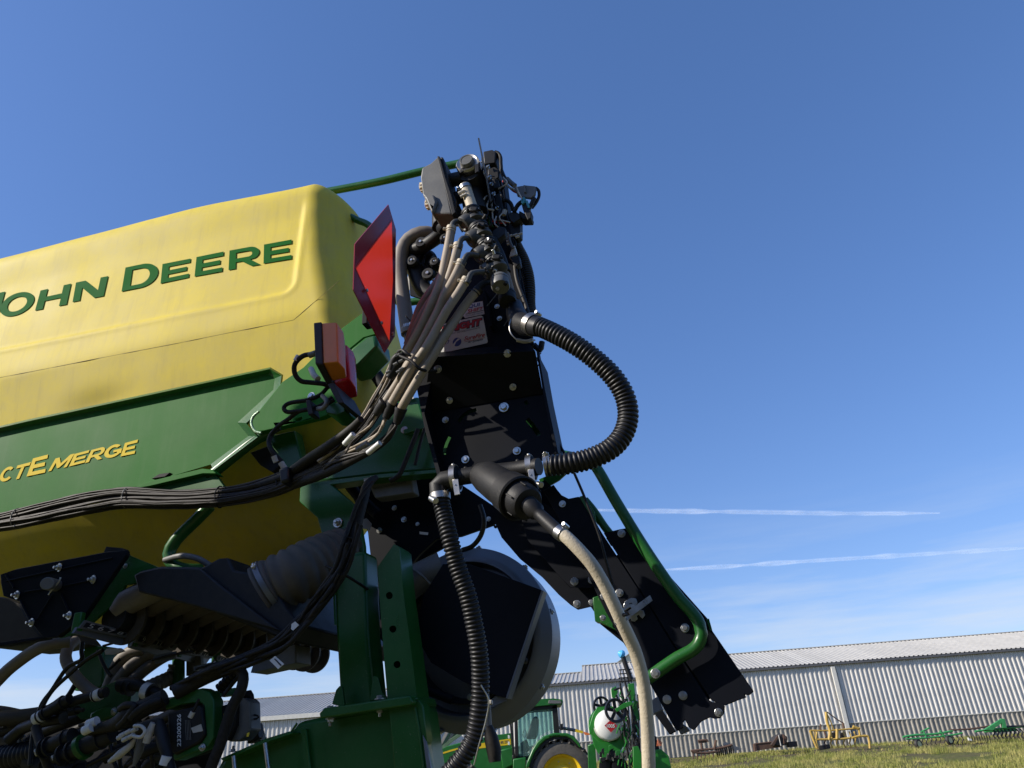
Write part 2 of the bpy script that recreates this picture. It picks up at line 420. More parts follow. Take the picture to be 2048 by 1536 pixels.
def tank_s(r, z):
    b_ = smooth_tab(BASE, z, 0.012 if 3.2 < z < 3.4 else 0.05)
    n = noise.noise(Vector((r*1.3, z*2.1, 3.1)))*0.006+noise.noise(Vector((r*4, z*5, 1.1)))*0.0016
    dent = -0.012*math.exp(-(((r+2.55)/0.16)**2+((z-3.03)/0.07)**2))
    return b_-t_inset(z)+recess(r, z)+n+dent
zs = [2.15+i*(0.013) for i in range(146)]
zs = [z for z in zs if z < 4.04]+[4.04+0.15*math.sin(a*math.pi/2/14) for a in range(15)]
rs_ = [-4.7, -4.2, -3.8, -3.5]+[-3.4+i*0.0125 for i in range(500)]
TV = []; TF = []; ncol = None
for z in zs:
    g = smooth_tab(REAR, z, 0.06); ins = t_inset(z); zz0 = z
    row = []
    CR, CS = 0.15, 0.26
    def zdrop(r): return -0.055*smoothstep(-2.4, -1.5, r)*smoothstep(3.5, 4.19, z)
    r_c = g-CR
    cols = [-4.7, -4.2, -3.8, -3.5]
    n1 = 140
    cols += [-3.4+(r_c+3.4)*i/n1 for i in range(n1+1)]
    for r in cols: row.append((r, -tank_s(r, z), z+zdrop(r)))
    s0 = tank_s(r_c, z)
    for i in range(1, 17):
        a = i/16*math.pi/2
        row.append((r_c+(CR-ins*0.9)*math.sin(a), -(s0-(CS-ins*0.2)*(1-math.cos(a))), z+zdrop(r_c)-0.02*smoothstep(3.6, 4.19, z)*math.sin(a)**2))
    far = -0.62+ins
    rr_ = r_c+(CR-ins*0.9); s1 = min(s0-(CS-ins*0.2), far+0.02)
    for i in range(1, 9):
        a = i/8*math.pi/2
        row.append((r_c+(CR-ins*0.9)*math.cos(a)*1.0, -(s1+(far-s1)*math.sin(a)) if False else -(s1-(s1-far)*math.sin(a)), z+zdrop(r_c)-0.02*smoothstep(3.6, 4.19, z)))
    for r in (-2.5, -3.5, -4.7): row.append((r, -far, z+zdrop(r)))
    ncol = len(row); TV += row
for j in range(len(zs)-1):
    for i in range(ncol-1):
        a = j*ncol+i; TF.append((a, a+1, a+1+ncol, a+ncol))
TF.append(tuple((len(zs)-1)*ncol+i for i in range(ncol)))
TF.append(tuple(reversed(range(ncol))))
TF += [((j+1)*ncol, j*ncol, j*ncol+ncol-1, (j+1)*ncol+ncol-1) for j in range(len(zs)-1)]
me = mesh('seed_tank', TV, TF)
TANK = mkobj('seed_tank', me, PL, YPOLY, True)
def on_tank(px, py, eps=0.003):
    s = 0.0
    for _ in range(5):
        p = M(px, py, s); s = tank_s(p.x, p.z)+eps
    return M(px, py, s)
def tseam(name, px, r_=0.0016):
    P = []
    for (a, b2) in zip(px, px[1:]):
        n = max(2, int(math.hypot(b2[0]-a[0], b2[1]-a[1])/14))
        P += [on_tank(a[0]+(b2[0]-a[0])*i/n, a[1]+(b2[1]-a[1])*i/n, 0.0) for i in range(n)]
    P.append(on_tank(*px[-1], 0.0))
    V, F = tube_vf(P, [r_*(0.25+abs(noise.noise(p*7))*1.6) for p in P], 6)
    return mkobj(name, mesh(name, V, F), TANK, SEAMM, True)
tseam('mould_seam', [(-40, 762), (0, 755), (100, 736), (200, 716), (352, 687), (480, 661), (587, 640)], 0.002)
tseam('mould_seam', [(587, 640), (630, 603), (665, 573), (679, 561)], 0.0022)

# ---------------------------------------------------------------- lettering
def arc(cx, cy, rx, ry, a0, a1, n=18):
    return [(cx+rx*math.cos(rad(a0+(a1-a0)*i/n)), cy+ry*math.sin(rad(a0+(a1-a0)*i/n))) for i in range(n+1)]
def glyph(ch):
    """loops in the unit square (x right, y up), wide bold small capitals"""
    a, b_ = 0.24, 0.21
    if ch == 'E': return [[(0, 0), (1, 0), (1, b_), (a, b_), (a, .5-b_/2), (.9, .5-b_/2), (.9, .5+b_/2), (a, .5+b_/2), (a, 1-b_), (1, 1-b_), (1, 1), (0, 1)]]
    if ch == 'H': return [[(0, 0), (a, 0), (a, .4), (1-a, .4), (1-a, 0), (1, 0), (1, 1), (1-a, 1), (1-a, .61), (a, .61), (a, 1), (0, 1)]]
    if ch == 'N': return [[(0, 0), (.23, 0), (.23, .66), (.7, 0), (1, 0), (1, 1), (.77, 1), (.77, .36), (.3, 1), (0, 1)]]
    if ch == 'M': return [[(0, 0), (.17, 0), (.17, .62), (.43, .1), (.55, .1), (.83, .62), (.83, 0), (1, 0), (1, 1), (.78, 1), (.5, .44), (.22, 1), (0, 1)]]
    if ch == 'T': return [[(.38, 0), (.62, 0), (.62, .79), (1, .79), (1, 1), (0, 1), (0, .79), (.38, .79)]]
    if ch == 'O': return [arc(.5, .5, .5, .5, 0, 360, 40)[:-1], arc(.5, .5, .29, .31, 0, 360, 40)[:-1]]
    if ch == 'D': return [[(0, 0), (.45, 0)]+arc(.5, .5, .5, .5, -90, 90, 24)+[(0, 1)], [(.22, .17), (.45, .17)]+arc(.48, .5, .28, .33, -90, 90, 20)+[(.22, .83)]]
    if ch == 'R': return [[(0, 0), (.22, 0), (.22, .33), (.42, .33), (.73, 0), (1, 0), (.68, .36)]+arc(.66, .67, .32, .33, -60, 90, 14)+[(0, 1)],
                          [(.22, .52), (.62, .52)]+arc(.62, .665, .13, .145, -90, 90, 10)+[(.22, .81)]]
    if ch == 'C': return [arc(.5, .5, .5, .5, 42, 318, 30)+arc(.5, .5, .27, .3, 318, 42, 24)]
    if ch == 'G': return [arc(.5, .5, .5, .5, 40, 325, 30)+[(1, .2), (1, .56), (.52, .56), (.52, .38), (.76, .38), (.74, .26)]+arc(.5, .5, .26, .29, 305, 45, 22)]
    if ch == 'J': return [[(.76, 1), (1, 1), (1, .35)]+arc(.55, .32, .45, .32, 0, -180, 14)+[(.32, .32)]+arc(.55, .34, .21, .14, 180, 360, 10)]
def quad_map(q):
    TL, TR, BR, BL = q
    def f(u, v):
        t = (TL[0]+(TR[0]-TL[0])*u, TL[1]+(TR[1]-TL[1])*u); b2 = (BL[0]+(BR[0]-BL[0])*u, BL[1]+(BR[1]-BL[1])*u)
        return (b2[0]+(t[0]-b2[0])*v, b2[1]+(t[1]-b2[1])*v)
    return f
def subdiv_loop(l, m=0.12):
    out = []
    for a, b2 in zip(l, l[1:]+l[:1]):
        n = max(1, int(math.hypot(b2[0]-a[0], b2[1]-a[1])/m))
        out += [(a[0]+(b2[0]-a[0])*i/n, a[1]+(b2[1]-a[1])*i/n) for i in range(n)]
    return out
def letter(name, ch, q, surf, mt, parent):
    f = quad_map(q); loops = [subdiv_loop(l) for l in glyph(ch)]
    tri = tessellate_polygon([[Vector((x, y, 0)) for x, y in l] for l in loops])
    V = [surf(*f(x, y)) for l in loops for x, y in l]
    me = mesh(name, V, [tuple(t) for t in tri]); fixn(me)
    o = mkobj(name, me, parent, mt)
    md = o.modifiers.new('thickness', 'SOLIDIFY'); md.thickness = 0.0012; md.offset = -1
    return o
for ch, q in [('J', ((-72, 601), (10, 583), (-5, 638), (-84, 655))), ('O', ((5, 592), (72, 578), (64, 622), (-4, 640))),
              ('H', ((81, 581), (142, 567), (133, 609), (70, 621))), ('N', ((152, 565), (216, 552), (207, 592), (145, 604))),
              ('D', ((251, 535), (318, 521), (314, 569), (243, 583))), ('E', ((325, 528), (381, 517), (377, 555), (321, 567))),
              ('E', ((393, 514), (447, 503), (444, 543), (389, 553))), ('R', ((459, 501), (519, 490), (521, 529), (457, 540))),
              ('E', ((528, 489), (583, 479), (583, 518), (527, 527)))]:
    letter('letter', ch, q, lambda x, y: on_tank(x, y, 0.0035), DGREEN, TANK)
TXTC = {}
def text2d(s, bold=0.0, shear=0.0):
    k = (s, bold, shear)
    if k in TXTC: return TXTC[k]
    cu = bpy.data.curves.new('txt', 'FONT'); cu.body = s; cu.offset = bold; cu.shear = shear; cu.resolution_u = 3
    o = bpy.data.objects.new('txt', cu); COL.objects.link(o)
    bpy.context.view_layer.update()
    me = o.evaluated_get(bpy.context.evaluated_depsgraph_get()).to_mesh()
    V = [(v.co.x, v.co.y) for v in me.vertices]; F = [tuple(p.vertices) for p in me.polygons]
    o.to_mesh_clear() if hasattr(o, 'to_mesh_clear') else None
    bpy.data.objects.remove(o); bpy.data.curves.remove(cu)
    xs = [v[0] for v in V]; ys = [v[1] for v in V]; x0, x1, y0, y1 = min(xs), max(xs), min(ys), max(ys)
    V = [((x-x0)/(x1-x0), (y-y0)/(y1-y0)) for x, y in V]
    TXTC[k] = (V, F); return V, F
def text_on(name, s, q, surf, mt, parent, bold=0.0, shear=0.0):
    V, F = text2d(s, bold, shear); f = quad_map(q)
    me = mesh(name, [surf(*f(x, y)) for x, y in V], F)
    return mkobj(name, me, parent, mt)
def pxquad(name, q, surf, mt, parent, th=0.0008):
    me = prism_mesh(name, [surf(*p) for p in q], Vector((0, th, 0)))
    return mkobj(name, me, parent, mt)

# ---------------------------------------------------------------- green side panel
PO = [(-30, 872), (60, 851), (538, 748), (550, 757), (547, 780), (476, 845), (498, 872), (422, 929), (264, 976), (-30, 1034)]
PAN = plate('side_panel', PO, 0.06, 0.004, GREEN2, PL, 0.0015)
def offs(i, d):
    n = len(PO); a = Vector(PO[i-1]); b2 = Vector(PO[i]); c = Vector(PO[(i+1) % n])
    e1 = (b2-a).normalized(); e2 = (c-b2).normalized()
    n1 = Vector((e1.y, -e1.x)); n2 = Vector((e2.y, -e2.x)); nn = (n1+n2).normalized()
    return b2+nn*(d/max(0.5, nn.dot(n1)))
idx = [0, 1, 2, 3, 4, 5, 6, 7]
inn = [M(*PO[i], 0.0615) for i in idx]; outr = [M(*offs(i, 9 if i < 3 else 12), 0.085) for i in idx]; o2 = [M(*offs(i, 12 if i < 3 else 15), 0.070) for i in idx]
V = inn+outr+o2; n = len(idx)
F = [(i, i+1, i+1+n, i+n) for i in range(n-1)]+[(i+n, i+1+n, i+1+2*n, i+2*n) for i in range(n-1)]
fo = mkobj('panel_flange', mesh('panel_flange', V, F), PAN, GREEN)
md = fo.modifiers.new('t', 'SOLIDIFY'); md.thickness = 0.003; md.offset = 0
surfP = lambda x, y: M(x, y, 0.0625)
for ch, q in [('C', ((5, 937), (31, 930), (24, 959), (-4, 966))), ('T', ((35, 931), (62, 924), (48, 955), (22, 961))),
              ('E', ((66, 917), (96, 909), (90, 945), (53, 953))), ('M', ((111, 917), (149, 907), (133, 934), (96, 943))),
              ('E', ((149, 908), (179, 900), (169, 925), (138, 933))), ('R', ((183, 900), (213, 892), (204, 917), (170, 926))),
              ('G', ((213, 893), (246, 885), (241, 911), (205, 919))), ('E', ((250, 886), (276, 879), (269, 907), (241, 913)))]:
    letter('letter', ch, q, surfP, DYEL, PAN)
# bottom flange and its bracket
plate('bottom_flange', [(258, 979), (300, 962), (404, 937), (424, 939), (433, 947), (405, 947), (300, 972)], 0.12, 0.05, GREEN2, PL, 0.002)
plate('bracket', [(262, 979), (405, 948), (431, 949), (448, 972), (432, 984)], 0.10, 0.02, GREEN, PL, holes=[[(412, 953), (424, 951), (424, 954), (412, 956)]])
plate('bracket', [(303, 957), (318, 948), (340, 945), (330, 953)], 0.10, 0.02, BLACK, PL, 0.001)

# ---------------------------------------------------------------- gusset, arm and frame tubes behind the panel
GUS = plate('gusset_plate', [(564, 764), (606, 735), (684, 656), (727, 624), (752, 668), (728, 675), (701, 697), (690, 730), (682, 818), (645, 834), (528, 862), (509, 864), (500, 846), (517, 822)], 0.10, 0.03, GREEN2, PL, 0.008,
            holes=[[(590, 840), (592, 837), (602, 834), (605, 837), (602, 840), (593, 843)]])
tube('weld_bead', [M(*p, 0.098) for p in [(518, 823), (506, 834), (503, 848), (510, 862), (522, 866)]], 0.0055, WELD, GUS, seg=8)
plate('frame_arm', [(700, 698), (728, 675), (752, 669), (756, 692), (716, 732), (690, 738)], 0.14, 0.13, GREEN, PL, 0.012)
ptube('frame_tube', [(424, 949, .06), (470, 912, .06), (512, 880, .06), (545, 864, .05)], 10.5, GREEN, PL, seg=16)
ptube('frame_tube', [(690, 660, -.12), (735, 725, -.12), (790, 805, -.12)], 13, BLACK, PL, seg=16)
plate('frame_strut', [(536, 872), (590, 860), (606, 935), (590, 960), (548, 905)], 0.0, 0.06, GREEN, PL, 0.006)
plate('cross_beam', [(600, 968), (628, 905), (700, 860), (790, 803), (836, 792), (880, 940), (760, 949), (662, 961)], 0.02, 0.1, GREEN, PL, 0.01)
plate('beam_lip', [(806, 860), (862, 842), (866, 850), (808, 868)], 0.05, 0.02, GREEN, PL, 0.002)
plate('beam_lip', [(600, 969), (662, 960), (762, 948), (882, 938), (884, 945), (762, 956), (664, 969), (604, 976)], 0.06, 0.06, GREEN, PL, 0.003)
plate('painted_sun_spot', [(813, 780), (825, 779), (827, 797), (815, 799)], 0.035, 0.002, WHITE, PL, 0)  # white plate standing in for a sunlit spot on the beam
plate('leg_brace', [(600, 975), (655, 962), (712, 1012), (726, 1090), (730, 1190), (667, 1190), (655, 1110), (634, 1035), (598, 1003)], 0.06, 0.03, GREEN, PL, 0.004)
pbolt(676, 1046, .064, 10, PL, 'nut'); pbolt(665, 1087, .064, 10, PL, 'nut'); pbolt(654, 949, .075, 8, PL)
pbolt(809, 860, .024, 7.5, PL); pbolt(815, 803, .024, 4, PL)

# posts of the rear stand
P1 = plate('stand_post', [(665, 1110), (729, 1100), (734, 1250), (750, 1420), (681, 1420), (670, 1250)], 0.11, 0.11, GREEN, PL, 0.014)
def circ(x, y, r_, n=18): return [(x+r_*math.cos(2*math.pi*i/n), y+r_*1.03*math.sin(2*math.pi*i/n)) for i in range(n)]
P2 = plate('jack_post', [(755, 1134), (788, 1088), (799, 1096), (806, 1180), (822, 1300), (836, 1412), (776, 1412), (766, 1290), (758, 1180)], 0.22, 0.004, GREEN, PL, 0.001,
           holes=[circ(778.5, 1191, 7), circ(785.6, 1258, 7), circ(794, 1329, 7)])
plate('post_wall', [(793, 1090), (799, 1096), (806, 1180), (822, 1300), (836, 1412), (830, 1412), (816, 1300), (800, 1180)], 0.216, 0.10, GREEN, P2, 0.001)
plate('post_wall', [(755, 1135), (760, 1134), (763, 1180), (771, 1290), (781, 1412), (776, 1412), (766, 1290), (758, 1180)], 0.216, 0.10, GREEN, P2, 0.001)
plate('post_wall', [(762, 1140), (796, 1100), (830, 1412), (778, 1412)], 0.12, 0.006, BLACK, P2, 0.001)
# lower beam with its flange
BEAM = plate('lower_beam', [(640, 1434), (820, 1402), (843, 1411), (852, 1480), (862, 1560), (420, 1560), (442, 1518), (531, 1481), (580, 1465), (594, 1444)], 0.20, 0.14, GREEN, PL, 0.016)
plate('beam_flange', [(638, 1427), (648, 1416), (820, 1391), (825, 1404), (822, 1410), (640, 1437)], 0.27, 0.20, GREEN, PL, 0.004)
plate('beam_flange', [(440, 1517), (531, 1477), (580, 1462), (584, 1467), (533, 1485), (446, 1523)], 0.25, 0.16, GREEN, PL, 0.003)
plate('stiffener', [(602, 1458), (612, 1457), (622, 1560), (611, 1560)], 0.215, 0.02, GREEN, BEAM, 0.002)
plate('corner_post', [(776, 1404), (838, 1400), (846, 1412), (853, 1482), (850, 1488), (862, 1560), (790, 1560)], 0.235, 0.05, GREEN, PL, 0.004)
plate('stand_gusset', [(679, 1372), (672, 1380), (664, 1408), (690, 1416), (684, 1372)], 0.16, 0.01, GREEN, PL, 0.001)
plate('stand_gusset', [(746, 1352), (756, 1354), (764, 1384), (776, 1400), (740, 1400)], 0.16, 0.01, GREEN, PL, 0.001)
plate('galvanised_guard', [(845, 1470), (852, 1484), (866, 1560), (856, 1560)], 0.24, 0.01, GALV, PL, 0.001)
UPN = Vector((0, 0, 1))
def vbolt(x, y, s, rpx, parent, up=True, kind='nut'):
    p = M(x, y, s); return bolt(p, UPN if up else -UPN, mpx(p, rpx), parent, kind)
for x, y in ((760, 1393), (660, 1414)): vbolt(x, y+6, .23, 11, PL, True, 'bolt')
for x, y in ((760, 1418), (661, 1437)): vbolt(x, y, .23, 10, PL, False)
vbolt(528, 1480, .22, 8, PL, True, 'nut'); vbolt(466, 1504, .22, 8, PL, True, 'nut')
ptube('tie_rod', [(467, 1512, .27), (472, 1560, .27)], 4.5, ZINC, PL); ptube('tie_rod', [(530, 1486, .27), (540, 1560, .27)], 4.5, ZINC, PL)

# underframe behind the posts, front plate blackened to put its shade into the colour
UF = plate('underframe_plate', [(690, 960), (870, 934), (1012, 1028), (984, 1050), (921, 1072), (872, 1078), (837, 1110), (811, 1143), (745, 1150), (735, 1060), (712, 1010)], -0.16, 0.02, BLACK, PL, 0.002,
           holes=[[(822, 984), (827, 981), (832, 983), (826, 987)], [(854, 1048), (858, 1050), (855, 1052)]])
plate('underframe_plate', [(708, 972), (900, 945), (895, 1090), (840, 1120), (760, 1150), (740, 1080)], -0.40, 0.02, BLACK, PL, 0.002)
plate('underframe_side', [(735, 1150), (811, 1143), (818, 1290), (800, 1320), (745, 1262)], -0.3, 0.02, BLACK, PL, 0.002)
for x, y, r_ in ((789, 1016, 5.5), (808, 1039, 6), (759, 1061, 6), (977, 1038, 5), (835, 1048, 4)): pbolt(x, y, -.158, r_, UF)
plate('control_module', [(736, 967), (820, 944), (828, 985), (750, 997)], 0.0, 0.06, GPLAS, PL, 0.006)
text_on('lettering', 'SERIAL NUMBER PLATE', ((746, 975), (812, 962), (813, 966), (747, 979)), lambda x, y: M(x, y, .002), DARKTXT, PL)
ptube('diagonal_tube', [(684, 950, -.1), (715, 990, -.1), (756, 1030, -.1)], 11, BLACK, PL, seg=14)
plate('white_tag', [(839, 1063), (856, 1065), (855, 1070), (839, 1068)], -.1, .003, WHITE, PL, 0)
plate('paper_tag', [(718, 1042), (733, 1036), (743, 1047), (740, 1060), (722, 1056)], .2, .002, GPLAS, PL, 0)
plate('white_tag', [(727, 957), (738, 955), (742, 951), (744, 958), (738, 964), (729, 966)], .06, .01, DWHITE, PL, 0)

# ---------------------------------------------------------------- blower fan
fc = M(934, 1273, -0.08); FR = mpx(fc, 177)
ax = Vector((-.06, -1, 0)).normalized()
FAN = lathe('fan_housing', fc, ax, [(-.16, FR*.9), (-.14, FR*.965), (-.03, FR*.97), (-.025, FR*1.0), (-.004, FR*1.0), (.0, FR*.985), (.004, FR*.955), (.02, FR*.9), (.028, FR*.84), (.028, FR*.822), (.02, FR*.812), (-.01, FR*.80), (-.03, FR*.79), (-.034, FR*.3), (-.02, 0.001)], GALV, PL, 96)
lathe('inlet_ring', fc+ax*.018, ax, [(-.05, FR*.70), (0, FR*.71), (.002, FR*.70), (-.02, FR*.66), (-.05, FR*.64)], BPLAS, FAN, 64, closed_ends=False)
for an in (10, 44, -36, -75, 80, 120, -110):
    p = fc+Vector((math.cos(rad(an)), 0, math.sin(rad(an))))*(FR*1.012)-ax*.01
    bolt(p, Vector((math.cos(rad(an)), 0, math.sin(rad(an)))), 0.009, FAN, 'bolt')
    box('clip', p-Vector((math.cos(rad(an)), 0, math.sin(rad(an))))*.004, (0.018, 0.022, 0.008), GALV, FAN, rot=Matrix.Rotation(-rad(an)+math.pi/2, 3, 'Y'), bevel=.002)
pbolt(1052, 1322, -0.06, 6, FAN); pbolt(940, 1394, -.06, 6, FAN)
cov = [(886, 1128), (937, 1127), (1086, 1181), (1013, 1396), (988, 1390), (925, 1363), (862, 1325), (842, 1290), (834, 1250), (846, 1192)]
CV = plate('fan_cover', cov, 0.06, 0.004, BLACK, PL, 0.001)
plate('cover_edge', [(1083, 1180), (1087, 1181), (1015, 1398), (1011, 1396)], 0.064, 0.05, GALV, CV, 0.001)
plate('cover_edge', [(990, 1392), (1013, 1396), (1013, 1402), (962, 1424), (960, 1420)], 0.03, 0.003, GALV, CV, 0.001)
ptube('cast_outlet', [(780, 1200, .0), (822, 1165, .0), (850, 1150, .0), (884, 1138, -.02)], [36, 32, 30, 34], GPLAS, PL, seg=24)
tube('outlet_rib', [M(820, 1135, .04), M(842, 1150, .075), M(860, 1168, .06)], .004, GPLAS, PL)
ptube('fan_bracket_tube', [(800, 1290, .02), (806, 1330, .02), (840, 1372, .02), (905, 1400, .0)], 9, BLACK, PL)

# ---------------------------------------------------------------- rear hinged boards at the right
B3 = plate('wing_plate', [(985, 1035), (1003, 1075), (1040, 1118), (1085, 1155), (1118, 1190), (1141, 1210), (1155, 1219), (1181, 1213), (1196, 1235), (1200, 1248), (1252, 1290), (1260, 1240), (1180, 1100), (1120, 990), (1090, 960), (1040, 985)], 0.17, 0.008, BLACK, PL, 0.002, holes=[circ(990, 1053, 3, 10)])
plate('wing_brace', [(1035, 1010), (1060, 992), (1112, 1020), (1180, 1125), (1196, 1168), (1180, 1176), (1140, 1175), (1128, 1163), (1055, 1080)], 0.20, 0.006, BLACK, PL, 0.002)
B2 = plate('wing_board', [(1086, 981), (1107, 969), (1114, 979), (1123, 990), (1137, 997), (1157, 993), (1166, 1000), (1190, 1042), (1204, 1066), (1279, 1181), (1345, 1288), (1418, 1400), (1425, 1404), (1447, 1405), (1450, 1413), (1448, 1427), (1441, 1436), (1430, 1438), (1420, 1435), (1403, 1443), (1388, 1461), (1378, 1455), (1370, 1440), (1366, 1445), (1366, 1456), (1353, 1463), (1299, 1366), (1245, 1283), (1212, 1225), (1180, 1160), (1130, 1060)], 0.23, 0.008, BLACK, PL, 0.002)
plate('board_lip', [(1158, 993), (1168, 990), (1188, 1022), (1192, 1044), (1180, 1030)], 0.235, 0.05, GREEN, B2, 0.002)
B1 = plate('wing_board', [(1207, 1066), (1240, 1058), (1272, 1053), (1320, 1130), (1416, 1238), (1425, 1262), (1508, 1383), (1498, 1391), (1490, 1389), (1493, 1395), (1478, 1400), (1451, 1411), (1424, 1402), (1347, 1287), (1281, 1181)], 0.23, 0.008, BLACK, PL, 0.002)
plate('board_lip', [(1412, 1238), (1418, 1237), (1424, 1258), (1420, 1262)], 0.24, 0.03, GREEN, B1, 0.001)
for x, y, r_ in ((1125, 1008, 7), (1149, 1163, 8), (1184, 1160, 8), (1154, 1208, 7.5), (1183, 1205, 6), (1207, 1193, 6.5), (1239, 1186, 8), (1206, 1236, 6), (1243, 1067, 8), (1268, 1064, 7), (1370, 1256, 8.5), (1334, 1399, 8.5), (1366, 1391, 8.5), (1437, 1425, 8)):
    pbolt(x, y, .232 if x > 1200 or (x > 1120 and y < 1100) else .203, r_, PL)
plate('hinge_block', [(1185, 1195), (1200, 1190), (1245, 1230), (1255, 1262), (1235, 1262), (1200, 1245), (1190, 1243)], 0.215, 0.04, GREEN, PL, 0.002)
plate('hinge_block', [(1298, 1404), (1316, 1392), (1326, 1420), (1312, 1426), (1303, 1432)], 0.23, 0.03, GALV, PL, 0.002)
plate('rear_slat', [(1300, 1395), (1318, 1410), (1352, 1463), (1346, 1466), (1340, 1470), (1306, 1424)], 0.16, 0.02, BLACK, PL, 0.002)
plate('rear_slat', [(1366, 1448), (1376, 1455), (1380, 1462), (1362, 1470), (1356, 1460)], 0.18, 0.02, GALV, PL, 0.002)
plate('seam_backing', [(1230, 1112), (1246, 1104), (1290, 1178), (1356, 1284), (1428, 1392), (1412, 1404), (1336, 1292), (1270, 1186)], .215, .003, BLACK, PL, 0)
plate('seam_backing', [(1212, 1076), (1216, 1074), (1226, 1090), (1222, 1092)], .215, .003, BLACK, PL, 0)
# latch
def dslot(cx, cy):
    out = [(cx+dx, cy+dy) for dx, dy in ((-22, 0), (-19, -6), (-10, -11), (0, -14), (8, -10), (9, -2), (5, 5), (-2, 6), (0, 2), (2, -4), (-2, -7), (-8, -6), (-9, 0), (-6, 4), (-14, 8), (-20, 6))]
    return out
for cx, cy in ((1268, 1210), (1283, 1234)):
    lp = [(cx-24+22, cy), ]
    LT = plate('latch_plate', [(cx-22, cy+1), (cx-18, cy-8), (cx-6, cy-14), (cx+4, cy-13), (cx+7, cy-4), (cx+2, cy+3), (cx-3, cy-1), (cx-5, cy-5), (cx-10, cy-3), (cx-8, cy+4), (cx-14, cy+9), (cx-20, cy+8)], .236, .004, ZINC, PL, 0.001)
    pbolt(cx-12, cy, .237, 5, PL, 'hex')
plate('latch_strap', [(1256, 1222), (1300, 1190), (1305, 1201), (1262, 1234)], .262, .003, ZINC, PL, 0.001)
plate('latch_strap', [(1242, 1219), (1262, 1207), (1284, 1222), (1256, 1240), (1252, 1234), (1270, 1223), (1260, 1214), (1245, 1224)], .25, .004, ZINC, PL, 0.001)
# hand rail loop in front of the boards
RAILP = [(1100, 905, .10), (1150, 915, .16), (1182, 925, .24), (1197, 942, .27), (1232, 1003, .27), (1290, 1098, .27), (1350, 1186, .27), (1385, 1226, .27), (1399, 1248, .27), (1403, 1268, .27), (1396, 1289, .27), (1380, 1303, .27), (1355, 1316, .27), (1315, 1343, .27), (1296, 1356, .27)]
ptube('grab_rail', RAILP, 12.2, GREEN, PL, seg=24)
pbolt(1311, 1347, .287, 9.5, PL)
ptube('grab_rail', [(1170, 1000, .2), (1188, 1022, .2), (1208, 1052, .2), (1222, 1070, .2)], 8, GREEN, PL, seg=16)
plate('green_bracket', [(1078, 958), (1098, 950), (1140, 940), (1118, 960), (1092, 975), (1080, 978)], .15, .01, GREEN, PL, 0.001)

# ---------------------------------------------------------------- guard rails at the top rear
ptube('guard_rail', [(640, 386, -.5), (700, 375, -.5), (770, 361, -.5), (840, 344, -.5), (900, 331, -.5), (935, 327, -.48), (960, 350, -.42), (975, 420, -.42), (985, 470, -.42)], 8.2, GREEN, PL, seg=18)
ptube('guard_rail', [(690, 428, -.2), (714, 440, -.2), (738, 451, -.2), (765, 480, -.2), (790, 580, -.2), (800, 606, -.2), (830, 603, -.2), (880, 598, -.2)], 7.5, GREEN, PL, seg=18)
plate('post_bracket', [(808, 440), (812, 500), (830, 575), (870, 600), (868, 590), (838, 560), (822, 500), (815, 440)], -.1, .02, BLACK, PL, 0.001) if False else None

# ---------------------------------------------------------------- slow moving vehicle sign
SR = -0.85
_lp = [MR(x, y, SR) for x, y in [(777, 409), (792, 459), (790, 672), (770, 705), (707, 579), (710, 488)]]; _hl = [MR(x, y, SR) for x, y in [(783, 441), (785, 560), (778, 681), (711, 535)]]
SIGN = mkobj('reflective_sign', prism_mesh('reflective_sign', _lp, Vector((-.003, 0, 0)), [_hl]), PL, SIGNDARK)
mkobj('sign_triangle', mesh('sign_triangle', [MR(x, y, SR+.001) for x, y in [(784, 439), (786, 560), (779, 684), (710, 535)]], [(0, 1, 2, 3)]), SIGN, SIGNRED)
for x, y in ((733, 581), (762, 646), (785, 668)): p = MR(x, y, SR+.004); bolt(p, Vector((1, 0, 0)), mpx(p, 6), SIGN, 'hex')
box('sign_post', M(752, 590, .5)+Vector((-.03, 0, -.02)), (0.02, 0.04, .2), BLACK, PL)

# ---------------------------------------------------------------- warning lamps
def lamp(label, xs, s0, lens, px_side, px_house, depth):
    o = plate('warning_lamp', px_house, s0+.004, depth+.008, BPLAS, PL, 0.006)
    l = plate('lens', px_side, s0, depth, lens, o, 0.007)
    return o
LA = plate('lamp_housing', [(627, 646), (643, 643), (645, 725), (661, 764), (655, 770), (632, 729), (626, 706), (625, 653)], 0.45, 0.012, BPLAS, PL, 0.004)
# amber lamp: side cheek near the photographer, lens face to the rear (right)
def lampbody(name, near, s0, s1, mt, parent, bulge, far=None):
    """near: TL, TR, BR, BL of the near cheek (pixels on s0); extruded to s1, the rear face bulging towards +r"""
    n = [M(*p, s0) for p in near]; f = [M(*p, s1) for p in far] if far else [p+Vector((0, s0-s1, 0)) for p in n]
    midT = (n[1]+f[1])/2+Vector((bulge, 0, 0)); midB = (n[2]+f[2])/2+Vector((bulge, 0, 0))
    V = [n[0], n[1], n[2], n[3], f[0], f[1], f[2], f[3], midT, midB]
    F = [(0, 1, 2, 3), (7, 6, 5, 4), (0, 4, 5, 8, 1), (3, 2, 9, 6, 7), (0, 3, 7, 4), (1, 8, 9, 2), (8, 5, 6, 9)]
    me = mesh(name, V, F); fixn(me); o = mkobj(name, me, parent, mt); bev(o, .004, 3); return o
bk = [(630, 645), (644, 643), (646, 728), (633, 726)]
AL = lampbody('lamp_housing', [(627, 645), (643, 643), (646, 729), (630, 727)], 0.46, 0.375, BPLAS, PL, 0, [(644, 684), (661, 682), (666, 768), (654, 771)])
lampbody('amber_lens', [(643, 646), (673, 644), (676, 724), (646, 727)], 0.455, 0.38, AMBER, AL, .010, [(661, 686), (690, 684), (693, 756), (665, 763)])
